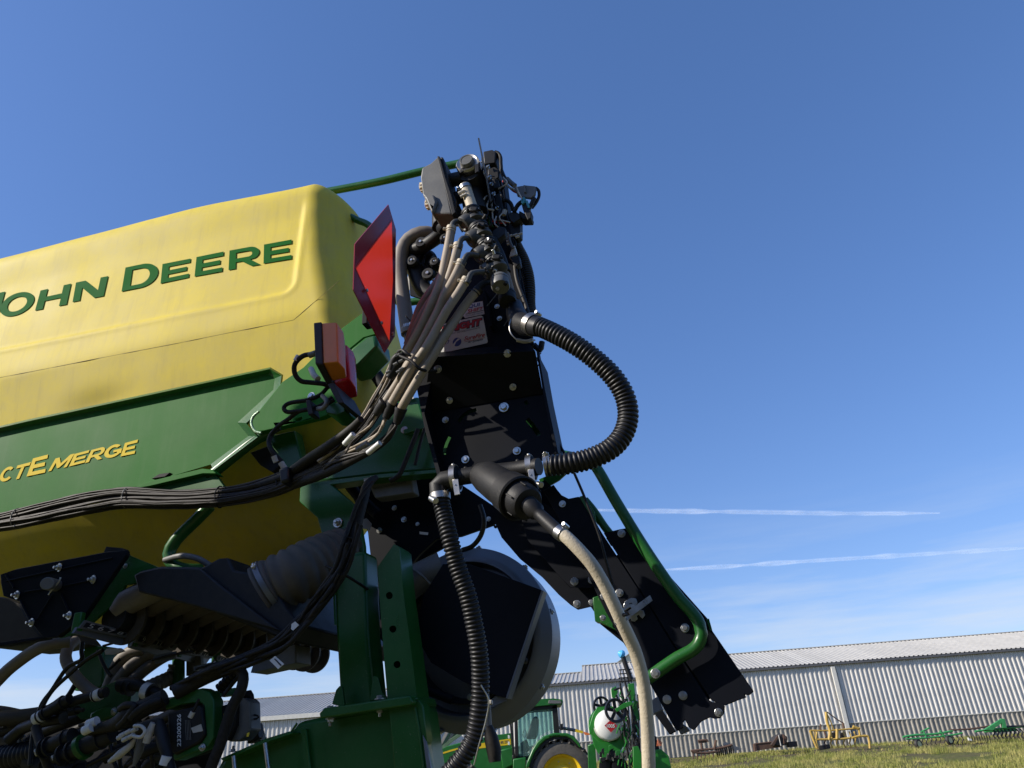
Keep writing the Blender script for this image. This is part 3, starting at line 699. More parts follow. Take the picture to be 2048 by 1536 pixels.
RL = lampbody('lamp_housing', [(656, 692), (669, 690), (668, 768), (657, 770)], 0.325, 0.245, BPLAS, PL, 0, [(678, 724), (690, 722), (689, 803), (678, 806)])
lampbody('red_lens', [(668, 692), (693, 689), (700, 759), (667, 766)], 0.32, 0.25, REDLENS, RL, .008, [(690, 722), (712, 718), (715, 794), (688, 801)])
for x, y, s_ in ((676, 720, .44), (673, 654, .44)): p = M(x, y, s_); bolt(p, Vector((1, 0, 0)), .004, AL, 'hex')
bpy.data.objects.remove(LA)
plate('lamp_bracket', [(650, 815), (668, 806), (688, 802), (690, 822), (674, 830), (652, 826)], .3, .12, GREEN, PL, .003)
plate('lamp_mount', [(655, 768), (666, 764), (688, 806), (676, 807)], .40, .16, BPLAS, PL, .003)
ptube('lamp_cable', [(627, 708, .42), (606, 712, .42), (590, 728, .40), (590, 748, .38), (602, 762, .36), (622, 765, .34), (648, 768, .32), (660, 774, .3)], 5, LOOM, PL)
cyl('connector', M(618, 711, .42), M(632, 706, .42), .011, GPLAS, PL)
for q in ([(592, 722, .41), (598, 712, .41)],): ptube('tape_wrap', q, 6.2, DWHITE, PL)
ptube('lamp_cable', [(622, 738, .3), (628, 750, .32), (636, 758, .33)], 6, DWHITE, PL)
ptube('lamp_cable', [(655, 775, .3), (640, 790, .3), (615, 800, .3), (580, 806, .3), (568, 815, .3), (576, 824, .3), (610, 820, .3), (640, 812, .3), (665, 795, .3)], 4.5, LOOM, PL, corr=(.004, .12))
ptube('lamp_cable', [(560, 856, .2), (545, 866, .2), (538, 885, .2), (546, 905, .2), (564, 925, .18)], 5, LOOM, PL)
ptube('lamp_cable', [(668, 800, .3), (640, 815, .3), (600, 822, .3), (577, 838, .26), (556, 853, .22), (540, 872, .2)], 4.5, LOOM, PL, corr=(.004, .12))
ptube('lamp_cable', [(645, 792, .32), (654, 803, .34), (648, 815, .34), (636, 818, .32)], 5, GPLAS, PL)
plate('strap_wrap', [(611, 800), (620, 799), (627, 828), (616, 830)], .335, .05, BPLAS, PL, .004)
pbolt(623, 792, .11, 8, PL)
ptube('tape_wrap', [(548, 912, .2), (553, 924, .19)], 6, DWHITE, PL); ptube('tape_wrap', [(562, 925, .19), (570, 938, .18)], 6, DWHITE, PL)

# unseen twin tank on the far side, added to darken the underside
_tw = bpy.data.objects.new('seed_tank', TANK.data); COL.objects.link(_tw); _tw.parent = PL; _tw.location = (-.45, .80, .28)
# unseen toolbars and row units, added to darken the ground under the frame
box('toolbar', Vector((-3.0, .9, .95)), (5.2, .2, .2), GREEN, PL, bevel=.01); box('toolbar', Vector((-3.0, 2.6, .95)), (5.2, .2, .2), GREEN, PL, bevel=.01)
for k in range(7):
    for y in (.35, 1.6):
        box('unseen_row_unit', Vector((-.9-k*.6, y, .62)), (.34, .9, .5), BPLAS, PL, bevel=.05); cyl('unseen_gauge_wheel', Vector((-.99-k*.6, y-.2, .22)), Vector((-.81-k*.6, y-.2, .22)), .2, RUBBER, PL, seg=20)

for q_ in ([(678, 1424), (700, 1420), (750, 1411)], [(778, 1406), (800, 1402), (836, 1398)], [(668, 1130), (668, 1180), (671, 1250)], [(594, 1447), (584, 1462), (580, 1470)], [(612, 1462), (616, 1500), (622, 1550)], [(830, 1416), (838, 1460), (848, 1540)]):
    tube('weld_bead', [M(x, y, .238) for x, y in q_], 0.0035, GREEN, PL, seg=8)

# ---------------------------------------------------------------- hose tower at the rear: black plates
TW = plate('tower_plate', [(829, 650), (838, 605), (860, 575), (905, 560), (960, 470), (966, 330), (984, 322), (1000, 350), (1014, 430), (1036, 520), (1061, 640), (1068, 690), (1022, 697), (867, 710), (838, 706)], 0.44, 0.006, BLACK, PL, 0.001)
plate('tower_rib', [(964, 578), (970, 580), (984, 651), (979, 653), (968, 620)], 0.475, 0.035, BLACK, PL, 0.001)
# folded shelf under the stickers, then the sloping face and the slotted face
q = [(866, 708), (1022, 685), (1056, 684), (1070, 699)]
q2 = [(848, 826), (1084, 786)]
V = [M(867, 709, .445), M(1058, 688, .445), M(1071, 703, .50), M(862, 716, .50), M(1086, 786, .40), M(846, 826, .40)]
sh = mkobj('tower_shelf', mesh('tower_shelf', V, [(0, 1, 2, 3), (3, 2, 4, 5)]), PL, BLACK)
md = sh.modifiers.new('t', 'SOLIDIFY'); md.thickness = 0.005
def arcslot(pts, w):
    P = [Vector((x, y)) for x, y in pts]; a = []; b2 = []
    for i, p in enumerate(P):
        d = (P[min(i+1, len(P)-1)]-P[max(0, i-1)]).normalized(); n = Vector((-d.y, d.x))
        a.append(tuple(p+n*w)); b2.append(tuple(p-n*w))
    return a+b2[::-1]
SL = [arcslot([(917, 843), (925, 832), (938, 823), (953, 819)], 3.2), arcslot([(1054, 838), (1063, 848), (1070, 858), (1079, 871)], 4.5), arcslot([(899, 873), (893, 886), (889, 898), (888, 909)], 3.6), arcslot([(1050, 802), (1054, 809)], 3)]
TF_ = plate('tower_plate', [(846, 826), (1086, 786), (1096, 830), (1110, 908), (1100, 918), (880, 956), (872, 930)], 0.40, 0.006, BLACK, PL, 0.001, holes=SL)
plate('green_backing', [(868, 810), (1094, 790), (1100, 905), (872, 930)], 0.33, 0.006, GREEN, PL, 0)
plate('tower_side', [(832, 770), (862, 712), (870, 722), (849, 826), (884, 955), (876, 958), (850, 860)], 0.46, 0.10, BLACK, PL, 0.001)
plate('tower_side', [(1072, 700), (1078, 712), (1090, 780), (1116, 905), (1110, 908), (1086, 786)], 0.46, 0.12, BLACK, PL, 0.001)
NS = Vector((0.0, -0.9, -0.35))
for x, y, s, r_, k in ((1015, 707, .50, 8, 'nut'), (876, 738, .50, 8, 'nut'), (899, 801, .425, 7, 'nut'), (1026, 774, .43, 7, 'nut')): pbolt(x, y, s, r_, PL, k, NS)
pbolt(1008, 815, .402, 10.5, PL); pbolt(891, 840, .402, 7, PL); pbolt(931, 919, .402, 8.5, PL); pbolt(1034, 902, .402, 8.5, PL)
pbolt(994, 613, .442, 5.5, PL); pbolt(999, 637, .442, 5.5, PL); pbolt(967, 571, .442, 3, PL)
# stickers
SS1 = lambda x, y: M(x, y, .4425)
def surfz(s): return lambda x, y: M(x, y, s)
ST1 = pxquad('sticker', [(921, 611), (965, 602), (969, 628), (930, 636), (924, 630)], surfz(.4418), WHITE, TW)
text_on('lettering', 'LIQUI', ((925, 612), (960, 605), (961, 613), (927, 620)), surfz(.4426), BLUETXT, ST1, .03, .2)
text_on('lettering', 'SHIFT', ((934, 619), (967, 613), (967, 619), (936, 626)), surfz(.4426), REDTXT, ST1, .03, .2)
pxquad('ink_bar', [(931, 628), (967, 620), (967, 621), (931, 629)], surfz(.4426), DARKTXT, ST1, .0002)
text_on('lettering', 'FERTILIZER VALVES', ((931, 631), (966, 623.5), (966, 625.5), (932, 633)), surfz(.4426), BLUETXT, ST1)
ST2 = pxquad('sticker', [(852, 656), (962, 631), (966, 633), (975.5, 683), (974, 686), (866, 710), (862, 708), (851, 662)], surfz(.4415), WHITE, TW)
text_on('lettering', 'UPRIGHT', ((871, 653.5), (965.5, 634.5), (963, 652), (875, 670)), surfz(.4421), DARKTXT, ST2, .11)
text_on('lettering', 'UPRIGHT', ((873, 655.2), (963.5, 636.5), (961, 650), (877, 668.3)), surfz(.4426), REDTXT, ST2, .055)
text_on('lettering', 'EQUIPMENT DISTRIBUTION PARTS', ((886, 669), (960, 654), (960, 657.5), (887, 672.5)), surfz(.4423), GPLAS, ST2)
text_on('lettering', 'SureFire', ((928, 673), (970, 664.5), (969.5, 673), (928, 681.5)), surfz(.4423), REDTXT, ST2, .02, .3)
pxquad('ink_bar', [(929, 683.2), (970, 674.6), (970, 675.3), (929, 683.9)], surfz(.4423), REDTXT, ST2, .0002)
text_on('lettering', 'Ag Systems', ((935, 682.5), (966, 676), (966, 681.5), (935, 688)), surfz(.4423), DARKTXT, ST2, .02, .3)
text_on('lettering', 'PR17', ((880, 684), (899, 680), (899, 687), (880, 691.5)), surfz(.4423), BLUETXT, ST2, .02)
em = [(914+8.8*math.cos(a), 684-1.2*math.cos(a)+8.6*math.sin(a)) for a in [i*math.pi/12 for i in range(24)]]
pxquad('emblem', em, surfz(.4420), BLUETXT, ST2, .0002)
pxquad('emblem_stripe', [(903.5, 691), (916, 676.5), (921, 677.5), (912, 684), (908, 694)], surfz(.4425), WHITE, ST2, .0002)

# tower column, actuator plate and wiring side
plate('tower_column', [(962, 312), (980, 330), (1003, 330), (1012, 400), (1024, 470), (1040, 545), (1050, 620), (1010, 640), (985, 560), (966, 450)], 0.36, 0.08, BLACK, PL, 0.004)
crp = [M(955.5, 276, .62), M(984, 424, .50), M(986, 424, .44), M(957, 277, .52)]
o = mkobj('thin_plate', prism_mesh('thin_plate', crp, RVL if False else Vector((.004, 0, 0))), PL, GALV)
plate('green_edge', [(971, 411), (978, 430), (985, 448), (986, 452), (979, 452), (973, 432)], .49, .01, GREEN, PL, .001)
for pts in ([(966, 303), (985, 299), (992, 304), (991, 324), (984, 327), (967, 328)], [(975, 338), (990, 333), (997, 338), (998, 354), (992, 359), (975, 352)], [(990, 388), (1000, 385), (1006, 420), (1004, 445), (992, 440)], [(984, 356), (996, 358), (999, 376), (986, 378)]):
    plate('solenoid_coil', pts, .46, .06, BPLAS, PL, .004)
for x, y in ((976, 334), (979, 355), (983, 368), (987, 388), (994, 417), (962, 326), (966, 345)): pbolt(x, y, .47, 4.2, PL, 'nut', Vector((.6, -.7, 0)))
ptube('harness', [(990, 304, .45), (996, 306, .45), (1001, 314, .45), (1002, 330, .46), (1004, 345, .46), (1012, 358, .46), (1020, 366, .46)], 3.6, LOOM, PL)
ptube('harness', [(994, 308, .44), (1000, 322, .44), (1001, 340, .44), (1006, 352, .45)], 2.6, LOOM, PL)
ptube('tape_wrap', [(1014, 358, .46), (1022, 366, .46), (1030, 372, .46)], 5.2, GPLAS, PL)
ptube('wire', [(1006, 362, .45), (1016, 372, .45), (1027, 382, .45), (1036, 386, .45)], 2.2, REDTXT, PL)
ptube('wire', [(1008, 360, .455), (1018, 374, .455), (1030, 380, .455), (1040, 384, .455)], 2.2, DWHITE, PL)
plate('grey_connector', [(1028, 374), (1046, 371), (1049, 370), (1070, 372), (1072, 376), (1070, 388), (1062, 396), (1042, 393), (1034, 390)], .48, .012, GPLAS, PL, .004)
plate('connector_rib', [(1047, 370), (1050, 370), (1052, 384), (1048, 384)], .487, .02, GPLAS, PL, .001)
ptube('harness', [(1071, 376, .46), (1077, 381, .46), (1078, 392, .46), (1073, 404, .46), (1064, 416, .46)], 3.2, LOOM, PL)
for q_ in ([(1069, 396, .47), (1062, 410, .47)], [(1064, 408, .47), (1056, 420, .47)]): cyl('connector', M(*q_[0]), M(*q_[1]), mpx(M(*q_[0]), 4.5), BPLAS, PL)
plate('connector', [(1041, 402), (1050, 398), (1063, 424), (1062, 436), (1055, 440), (1046, 420)], .475, .03, BPLAS, PL, .003)
plate('teal_clip', [(1041, 399), (1048, 392), (1052, 398), (1048, 406), (1043, 408)], .483, .03, TEAL, PL, .002)
plate('teal_clip', [(1050, 402), (1055, 400), (1060, 414), (1056, 416)], .48, .02, TEAL, PL, .002)
ptube('wire', [(1033, 374, .49), (1038, 386, .49), (1044, 397, .49)], 1.4, DWHITE, PL)
plate('connector', [(1014, 428), (1030, 421), (1040, 428), (1042, 436), (1026, 447), (1018, 440)], .46, .04, BPLAS, PL, .004)
plate('connector', [(1038, 420), (1052, 428), (1063, 430), (1062, 437), (1044, 438), (1036, 434)], .45, .04, BPLAS, PL, .004)
plate('connector', [(984, 462), (998, 452), (1011, 455), (1010, 468), (995, 480), (984, 476)], .53, .03, BPLAS, PL, .003)
plate('connector', [(1012, 444), (1040, 438), (1040, 468), (1032, 474), (1016, 470)], .44, .04, BPLAS, PL, .003)
ptube('harness', [(1004, 402, .44), (1014, 401, .44), (1022, 408, .44), (1026, 420, .44)], 4, LOOM, PL)
ptube('harness', [(1046, 402, .46), (1036, 410, .46), (1028, 424, .46)], 4.5, LOOM, PL)
ptube('harness', [(1000, 376, .44), (1004, 378, .44), (1008, 372, .45), (1008, 366, .45)], 3, BPLAS, PL)
ptube('tape_wrap', [(1010, 421, .465), (1007, 430, .465)], 5, DWHITE, PL)
ptube('wire', [(983, 400, .50), (985, 430, .50), (988, 440, .50), (1005, 441, .50), (1020, 445, .49)], 1.5, DWHITE, PL)
ptube('wire', [(985, 442, .495), (998, 446, .495), (1012, 446, .49)], 1.3, REDTXT, PL)
ptube('wire', [(972, 412, .53), (976, 425, .53), (972, 438, .53), (968, 450, .53)], 1.2, BPLAS, PL)
# ribbed plug cluster and side harness
for i, (x, y) in enumerate([(1012, 468), (1013, 475), (1016, 482), (1017, 488), (1020, 472), (1030, 470), (1034, 474), (1040, 468)]):
    cyl('plug_pin', M(x-3, y+1, .47), M(x+5, y-2, .47), mpx(M(x, y, .47), 2.4), DWHITE, PL, seg=8)
plate('plug_body', [(1024, 494), (1029, 490), (1034, 508), (1026, 512), (1018, 514), (1020, 506)], .46, .02, DWHITE, PL, .002)
plate('plug_body', [(1020, 514), (1038, 510), (1040, 526), (1032, 534), (1024, 524)], .465, .03, BPLAS, PL, .003)
ptube('harness', [(1018, 470, .47), (1020, 484, .47), (1026, 496, .47)], 3, GPLAS, PL)
ptube('harness', [(1030, 532, .45), (1032, 550, .45), (1036, 568, .45), (1044, 590, .45), (1052, 612, .45), (1060, 640, .46)], 4.2, WIRE, PL)
ptube('wire', [(1026, 476, .45), (1032, 486, .45), (1030, 500, .45), (1036, 512, .45)], 1.2, BPLAS, PL)
ptube('wire', [(1038, 530, .44), (1040, 556, .44), (1042, 575, .44)], 1.6, BPLAS, PL)
ptube('corrugated_hose', [(1022, 470, .36), (1034, 496, .36), (1046, 520, .36), (1055, 550, .36), (1058, 580, .36), (1058, 610, .36), (1062, 642, .38)], 13, RUBBER, PL, corr=(.0095, .14), seg=22)
for q_, w_ in (([(974, 612, .50), (994, 588, .50)], 1.0), ([(1008, 652, .50), (1046, 588, .50)], 1.0)): ptube('cable_tie_tail', q_, w_, GPLAS, PL, seg=6)

# ---------------------------------------------------------------- actuator box with two clear caps
def chamfer_box():
    base = [(874, 313), (886, 313), (894, 345), (900, 372), (912, 401), (910, 424), (904, 429), (865, 428), (853, 397), (846, 390), (842, 350), (845, 336), (860, 326)]
    return base
AB = plate('actuator_box', [(874, 314), (880, 313), (904, 428), (866, 428), (853, 398), (846, 391), (841, 352), (844, 335), (861, 326)], .60, .075, GPLAS, PL, 0.012)
AB.modifiers['bevel'].segments = 3
plate('box_lid', [(874, 312), (879, 312), (890, 352), (903, 390), (911, 424), (904, 430)], .612, .10, BPLAS, AB, 0.002)
plate('box_lid', [(880, 313), (886, 314), (894, 346), (899, 372), (913, 402), (911, 426), (905, 430), (896, 380)], .60, .09, BPLAS, AB, 0.004)
plate('box_step', [(846, 392), (868, 388), (874, 402), (866, 426), (862, 424), (852, 400)], .612, .05, GPLAS, AB, 0.010)
for x, y in ((845, 374), (856, 408)):
    a = M(x+6, y, .565); r_ = mpx(a, 10)
    cp = lathe('clear_cap', a, Vector((-1, 0, .12)), [(0, r_), (mpx(a, 6), r_*1.0), (mpx(a, 10), r_*.92), (mpx(a, 12), r_*.5)], PEARL, AB, 20)
    for k in range(10):
        an = 2*math.pi*k/10; e = Vector((0, math.cos(an), math.sin(an)))
        box('grip', a+e*r_*1.0+Vector((-mpx(a, 5), 0, 0)), (mpx(a, 9), .003, .003), PEARL, cp, bevel=0)
# neck tubes from the box to the camlock body
cyl('neck', M(896, 362, .55), M(925, 356, .55), mpx(M(900, 362, .55), 14), BPLAS, PL)
cyl('neck', M(900, 400, .52), M(930, 392, .52), mpx(M(900, 362, .55), 13), BPLAS, PL)
# camlock cap
cc = M(938, 334, .56); R0 = mpx(cc, 25)
CL = lathe('camlock_body', cc+Vector((0, .10, -.03)), Vector((0, -1, .05)), [(0, R0*1.0), (.085, R0*1.0), (.09, R0*.96), (.105, R0*.94)], BPLAS, PL, 36)
lathe('camlock_ring', cc, Vector((0, -1, .05)), [(0, R0*.95), (.008, R0*.98), (.018, R0*.96), (.024, R0*.84), (.020, R0*.6), (.018, 0.0005)], STEEL, CL, 40)
lathe('camlock_cap', cc+Vector((0, -.017, .004)), Vector((0, -1, .05)), [(0, R0*.58), (.012, R0*.56), (.016, R0*.5), (.016, R0*.44), (.0145, R0*.42), (.0145, 0.0005)], GPLAS, CL, 36)
band('hose_clamp', cc+Vector((0, .02, 0)), Vector((0, -1, .05)), R0*1.0, .014, STEEL, CL, screw=(.1, 0, 1))
for dx in (-1, 1): plate('camlock_lug', [(938+dx*15-3, 334+dx*-4), (938+dx*15+4, 330-dx*4), (938+dx*15+4, 342), (938+dx*15-3, 346)], .585, .01, BPLAS, CL, .001)
ptube('manifold_neck', [(940, 350, .50), (946, 395, .50), (955, 430, .51)], 24, BPLAS, PL, seg=24)
plate('manifold_bracket', [(922, 345), (962, 345), (985, 440), (950, 440), (926, 400)], .47, .04, BLACK, PL, .004)
# short beige hose with clamp under the camlock
ptube('beige_hose', [(930, 372, .58), (935, 388, .58), (941, 406, .58), (947, 424, .58)], 11.5, CREAM, PL, seg=20)
band('hose_clamp', M(931, 377, .58), M(941, 406, .58)-M(930, 372, .58), mpx(M(931, 377, .58), 12), .014, STEEL, PL, screw=(-1, -.4, 0))
for p_ in ((921, 384), (925, 391)): cyl('clamp_screw', M(p_[0]-4, p_[1]+3, .60), M(p_[0]+8, p_[1]-3, .60), mpx(M(930, 380, .6), 3.2), DWHITE, PL)
band('hose_clamp', M(945, 419, .58), M(941, 406, .58)-M(930, 372, .58), mpx(M(931, 377, .58), 12), .010, STEEL, PL, screw=(-1, -.4, 0))

# ---------------------------------------------------------------- valve manifold: four stacked bodies
VB = [(947, 436), (962, 467), (977, 499), (992, 531)]
ends = [(934, 445), (946, 477), (959, 511), (970, 545)]
vax = (M(992, 531, .58)-M(947, 436, .58)).normalized()
for i, (x, y) in enumerate(VB):
    s = .585
    c = M(x, y, s); r_ = mpx(c, 21)
    vb = lathe('valve_body', c-vax*mpx(c, 17), vax, [(0, r_*.8), (.004, r_*.95), (mpx(c, 8), r_*.97), (mpx(c, 9), r_*.86), (mpx(c, 22), r_*.86), (mpx(c, 23), r_*.97), (mpx(c, 30), r_*.97), (mpx(c, 32), r_*.8)], VALV, PL, 28)
    ex, ey = ends[i]
    e = M(ex, ey, s+.01); d = (e-c).normalized(); r2 = mpx(c, 17.5)
    lathe('end_cap', c+d*mpx(c, 6), d, [(0, r2*.9), (mpx(c, 6), r2), (mpx(c, 21), r2*1.0), (mpx(c, 24), r2*.92), (mpx(c, 25), r2*.6), (mpx(c, 22), r2*.5)], VALV, vb, 26)
    for dx, dy in ((-3, -16), (11, -17)):
        p = M(x+dx, y+dy, s+.03); cyl('clip_pin', p-vax*.003, p+vax*.006, .0045, BPLAS, vb, seg=10)
        bolt(p+Vector((0, -.004, .001)), Vector((0, -1, .4)), .0025, vb, 'hex')
    band('snap_ring', c-vax*mpx(c, 15), vax, r_*.93, .008, BPLAS, vb, th=.003)
    # wedge lugs that hang over the next body
    box('valve_lug', c+Vector((.012, -.028, .006)), (.03, .022, .02), BPLAS, vb, rot=Matrix.Rotation(.4, 3, 'Y'), bevel=.005)
c = M(1001, 570, .60); r_ = mpx(c, 19.5); capd = Vector((.12, -.35, -.93)).normalized()
lathe('manifold_cap', c-capd*mpx(c, 22), capd, [(0, r_*.9), (.006, r_), (mpx(c, 10), r_), (mpx(c, 11), r_*.95), (mpx(c, 26), r_*.97), (mpx(c, 30), r_*.88), (mpx(c, 31), .0005)], GPLAS, PL, 32)
c = M(1015, 600, .53); r_ = mpx(c, 19)
lathe('manifold_cap', c-capd*mpx(c, 22), capd, [(0, r_*.9), (.006, r_), (mpx(c, 10), r_), (mpx(c, 11), r_*.95), (mpx(c, 26), r_*.97), (mpx(c, 30), r_*.88), (mpx(c, 31), .0005)], BPLAS, PL, 32)
ptube('beige_hose', [(990, 500, .53), (1004, 528, .53), (1014, 560, .52), (1022, 590, .50), (1032, 622, .47), (1042, 645, .45)], 9, GHOSE, PL, seg=16)
ptube('outer_pipe', [(985, 480, .53), (1000, 510, .53), (1012, 545, .53)], 10, BPLAS, PL, seg=16)

# elbows and the beige feed hoses that fan down to the left
EL = [[(922, 446), (908, 444), (903, 456)], [(938, 478), (924, 477), (917, 490)], [(950, 511), (934, 510), (924, 522)], [(962, 543), (943, 546), (934, 558)]]
HS = [[(903, 454, .62), (899, 480, .62), (891, 520, .62), (882, 560, .62), (866, 600, .62), (848, 640, .61), (830, 676, .60), (812, 708, .58), (800, 728, .56)],
      [(917, 488, .625), (912, 510, .625), (902, 545, .62), (888, 580, .61), (872, 620, .60), (852, 660, .595), (834, 696, .58), (818, 726, .57), (806, 745, .56)],
      [(924, 522, .64), (914, 545, .64), (900, 572, .64), (888, 592, .64), (878, 618, .63), (858, 658, .62), (842, 688, .61), (818, 730, .60), (792, 772, .58), (769, 808, .56)],
      [(934, 557, .65), (918, 584, .65), (894, 620, .65), (872, 660, .64), (849, 700, .64), (824, 736, .62), (800, 778, .60), (784, 806, .58)],
      [(958, 578, .60), (940, 598, .605), (918, 628, .61), (894, 666, .62), (866, 712, .62), (838, 756, .61), (812, 800, .59), (802, 818, .57)]]
for el, i in zip(EL, range(4)):
    s0 = .60+.012*i
    ptube('elbow', [(el[0][0]+6, el[0][1], s0-.01), (el[1][0]+6, el[1][1]-1, s0+.01), (el[1][0]-2, el[1][1]+3, s0+.018), (el[2][0], el[2][1]+8, s0+.02)], 5.6, VALV, PL, seg=16)
ptube('elbow', [(985, 562, .57), (968, 566, .59), (958, 574, .60), (950, 586, .602)], 6.5, BPLAS, PL, seg=16)
for i, h in enumerate(HS):
    ptube('feed_hose', h, [9.0]*len(h), BEIGE, PL, seg=20)
    p = M(*h[0]); q_ = M(*h[1]); d = (q_-p).normalized()
    bm_ = CREAM if i < 4 else RUBBER
    band('hose_clamp', p+d*.006, d, mpx(p, 8.8), .011, bm_, PL, th=.0018); band('hose_clamp', p+d*.019, d, mpx(p, 8.8), .004, bm_, PL, th=.0016)
    cyl('clamp_ear', p+d*.008+Vector((-mpx(p, 9), -.005, 0)), p+d*.008+Vector((-mpx(p, 15), -.008, .002)), .005, bm_, PL, seg=10)
ptube('feed_hose', [(900, 520, .56), (880, 556, .56), (858, 588, .56), (840, 616, .55), (828, 650, .54), (815, 690, .52)], 8.5, GHOSE, PL, seg=16)
ptube('feed_hose', [(896, 560, .57), (876, 600, .57), (856, 640, .57), (838, 676, .56), (824, 706, .55), (808, 734, .54)], 8, BEIGE, PL, seg=16)
ptube('feed_hose', [(930, 540, .58), (908, 572, .58), (884, 606, .585), (862, 642, .585), (840, 676, .58), (822, 706, .575), (806, 732, .56)], 8, BEIGE, PL, seg=18)
ptube('feed_hose', [(912, 540, .57), (890, 566, .57), (868, 592, .57), (846, 626, .57), (828, 664, .56), (812, 700, .55)], 8, GHOSE, PL, seg=18)
ptube('feed_hose', [(946, 588, .575), (924, 620, .58), (896, 656, .58), (866, 698, .58), (838, 738, .575), (816, 776, .565), (798, 800, .56)], 8, BEIGE, PL, seg=18)
# small pins, clips and ties crowding the manifold
random.seed(77)
for k in range(34):
    t = k/33; x = 940+58*t+random.uniform(-20, 18); y = 425+140*t+random.uniform(-14, 14); p = M(x, y, .60+random.uniform(-.015, .02))
    d = Vector((random.uniform(-1, 1), -.6, random.uniform(-1, 1))).normalized()
    cyl('fitting', p, p+d*random.uniform(.008, .018), random.uniform(.003, .0065), random.choice([VALV, BPLAS, BPLAS, ZINC]), PL, seg=10)
for k in range(16):
    x = random.uniform(966, 1010); y = random.uniform(340, 470); p = M(x, y, .50+random.uniform(-.02, .03))
    ptube('wire', [(x, y, .5), (x+random.uniform(-8, 8), y+random.uniform(6, 16), .52), (x+random.uniform(-10, 14), y+random.uniform(18, 34), .5)], random.uniform(1.1, 2), random.choice([BPLAS, BPLAS, LOOM, DWHITE]), PL, seg=6)
# large grey hose looping up behind the sign
ptube('suction_hose', [(888, 476, .38), (866, 468, .40), (842, 466, .42), (818, 478, .42), (804, 502, .42), (800, 540, .42), (804, 580, .42), (810, 622, .42), (817, 668, .42)], 14, GHOSE, PL, seg=24)
band('hose_clamp', M(815.5, 657, .42), Vector((.1, 0, -1)), mpx(M(815, 656, .42), 14), .012, STEEL, PL, screw=(1, -.6, 0))
ptube('hose_barb', [(817, 664, .42), (822, 684, .42), (826, 700, .42)], 12, BPLAS, PL)

# ---------------------------------------------------------------- diaphragm pump behind the hoses
pc = M(852, 540, .36)
PU = lathe('pump_body', M(854, 545, .30), SN, [(0, .045), (.02, .062), (.06, .064), (.075, .055), (.085, .03), (.085, .0005)], BPLAS, PL, 30)
for k in range(12):
    an = 2*math.pi*k/12; box('pump_rib', M(854, 545, .37)+Vector((.045*math.cos(an), 0, .045*math.sin(an))), (.04, .05, .005), BPLAS, PU, rot=Matrix.Rotation(-an, 3, 'Y'), bevel=.001)
ptube('pump_arm', [(826, 500, .40), (848, 492, .42), (870, 478, .44), (888, 464, .44)], 14, BPLAS, PL, seg=18)
ptube('pump_arm', [(828, 502, .38), (830, 540, .38), (846, 578, .38), (866, 590, .38)], 17, BPLAS, PL, seg=18)
ptube('pump_arm', [(830, 548, .36), (820, 530, .36), (826, 508, .37)], 12, BPLAS, PL, seg=18)
ptube('pump_port', [(886, 405, .46), (884, 430, .46), (884, 456, .46)], 20, BPLAS, PL, seg=24)
c = M(888, 452, .47)
lathe('port_flange', c, Vector((.1, -.2, -1)), [(-.01, mpx(c, 19)), (0, mpx(c, 23)), (.006, mpx(c, 23)), (.008, mpx(c, 17)), (.02, mpx(c, 15)), (.03, mpx(c, 10))], BPLAS, PL, 30)
for x, y, s_, r_ in ((841, 483, .45, 7), (823, 520, .43, 6.5), (855, 546, .44, 8), (889, 475, .49, 6), (868, 522, .43, 5)):
    p = M(x, y, s_); lathe('boss', p+Vector((0, .012, 0)), SN, [(0, mpx(p, r_+6)), (.012, mpx(p, r_+4)), (.013, mpx(p, r_)), (.008, .0005)], BPLAS, PL, 20); bolt(p, SN, mpx(p, r_-2), PL, 'hex')
plate('pump_bracket', [(816, 545), (840, 560), (870, 600), (866, 604), (838, 590), (817, 578), (815, 560)], .30, .01, DWHITE, PL, .001)
plate('pump_bracket', [(818, 560), (850, 580), (878, 600), (870, 606), (820, 590)], .33, .01, BLACK, PL, .001)

# ---------------------------------------------------------------- where the feed hoses meet the small lines
for a, b2 in (((769, 806), (752, 828)), ((786, 806), (772, 836)), ((802, 818), (794, 846))):
    p, q_ = M(*a, .57), M(*b2, .55); d = (q_-p)
    tube('tee_fitting', [p, p+d*.5, q_], [mpx(p, 12), mpx(p, 11), mpx(p, 8)], BPLAS, PL, seg=14)
    band('hose_clamp', p, d, mpx(p, 11.5), .008, RUBBER, PL)
random.seed(11)
def wob(pts, a): return [(x+random.uniform(-a, a), y+random.uniform(-a, a), s+random.uniform(-.012, .012)) for x, y, s in pts]
paths_b = []; paths_k = []
sw = [(796, 730), (778, 768), (758, 800), (734, 838), (708, 868), (676, 898), (640, 922)]
for k in range(9):
    o_ = (k-4)*3.2
    pts = [(x+o_*(1.0-i*.08), y+o_*.55*(1-i*.08)+i*.6*k*.4, .52-.03*i+.01*(k % 3)) for i, (x, y) in enumerate(sw)]
    (paths_b if k in (0, 2, 3, 6) else paths_k).append(([M(*p) for p in wob(pts, 1.5)], mpx(M(760, 800, .5), 2.8)))
ends2 = [(752, 828), (772, 836), (794, 846), (776, 832), (756, 824), (797, 840)]
for k in range(13):
    a = ends2[k % 6]
    pts = [(a[0]+random.uniform(-4, 4), a[1], .54), (a[0]-18+random.uniform(-5, 5), a[1]+28, .51), (a[0]-46, a[1]+52+random.uniform(-4, 6), .47), (690, 908+random.uniform(-10, 10), .42), (650, 930+random.uniform(-8, 8), .36)]
    (paths_b if k in (1, 4, 7, 9, 11) else paths_k).append(([M(*p) for p in wob(pts, 1.2)], mpx(M(760, 800, .5), 2.7)))
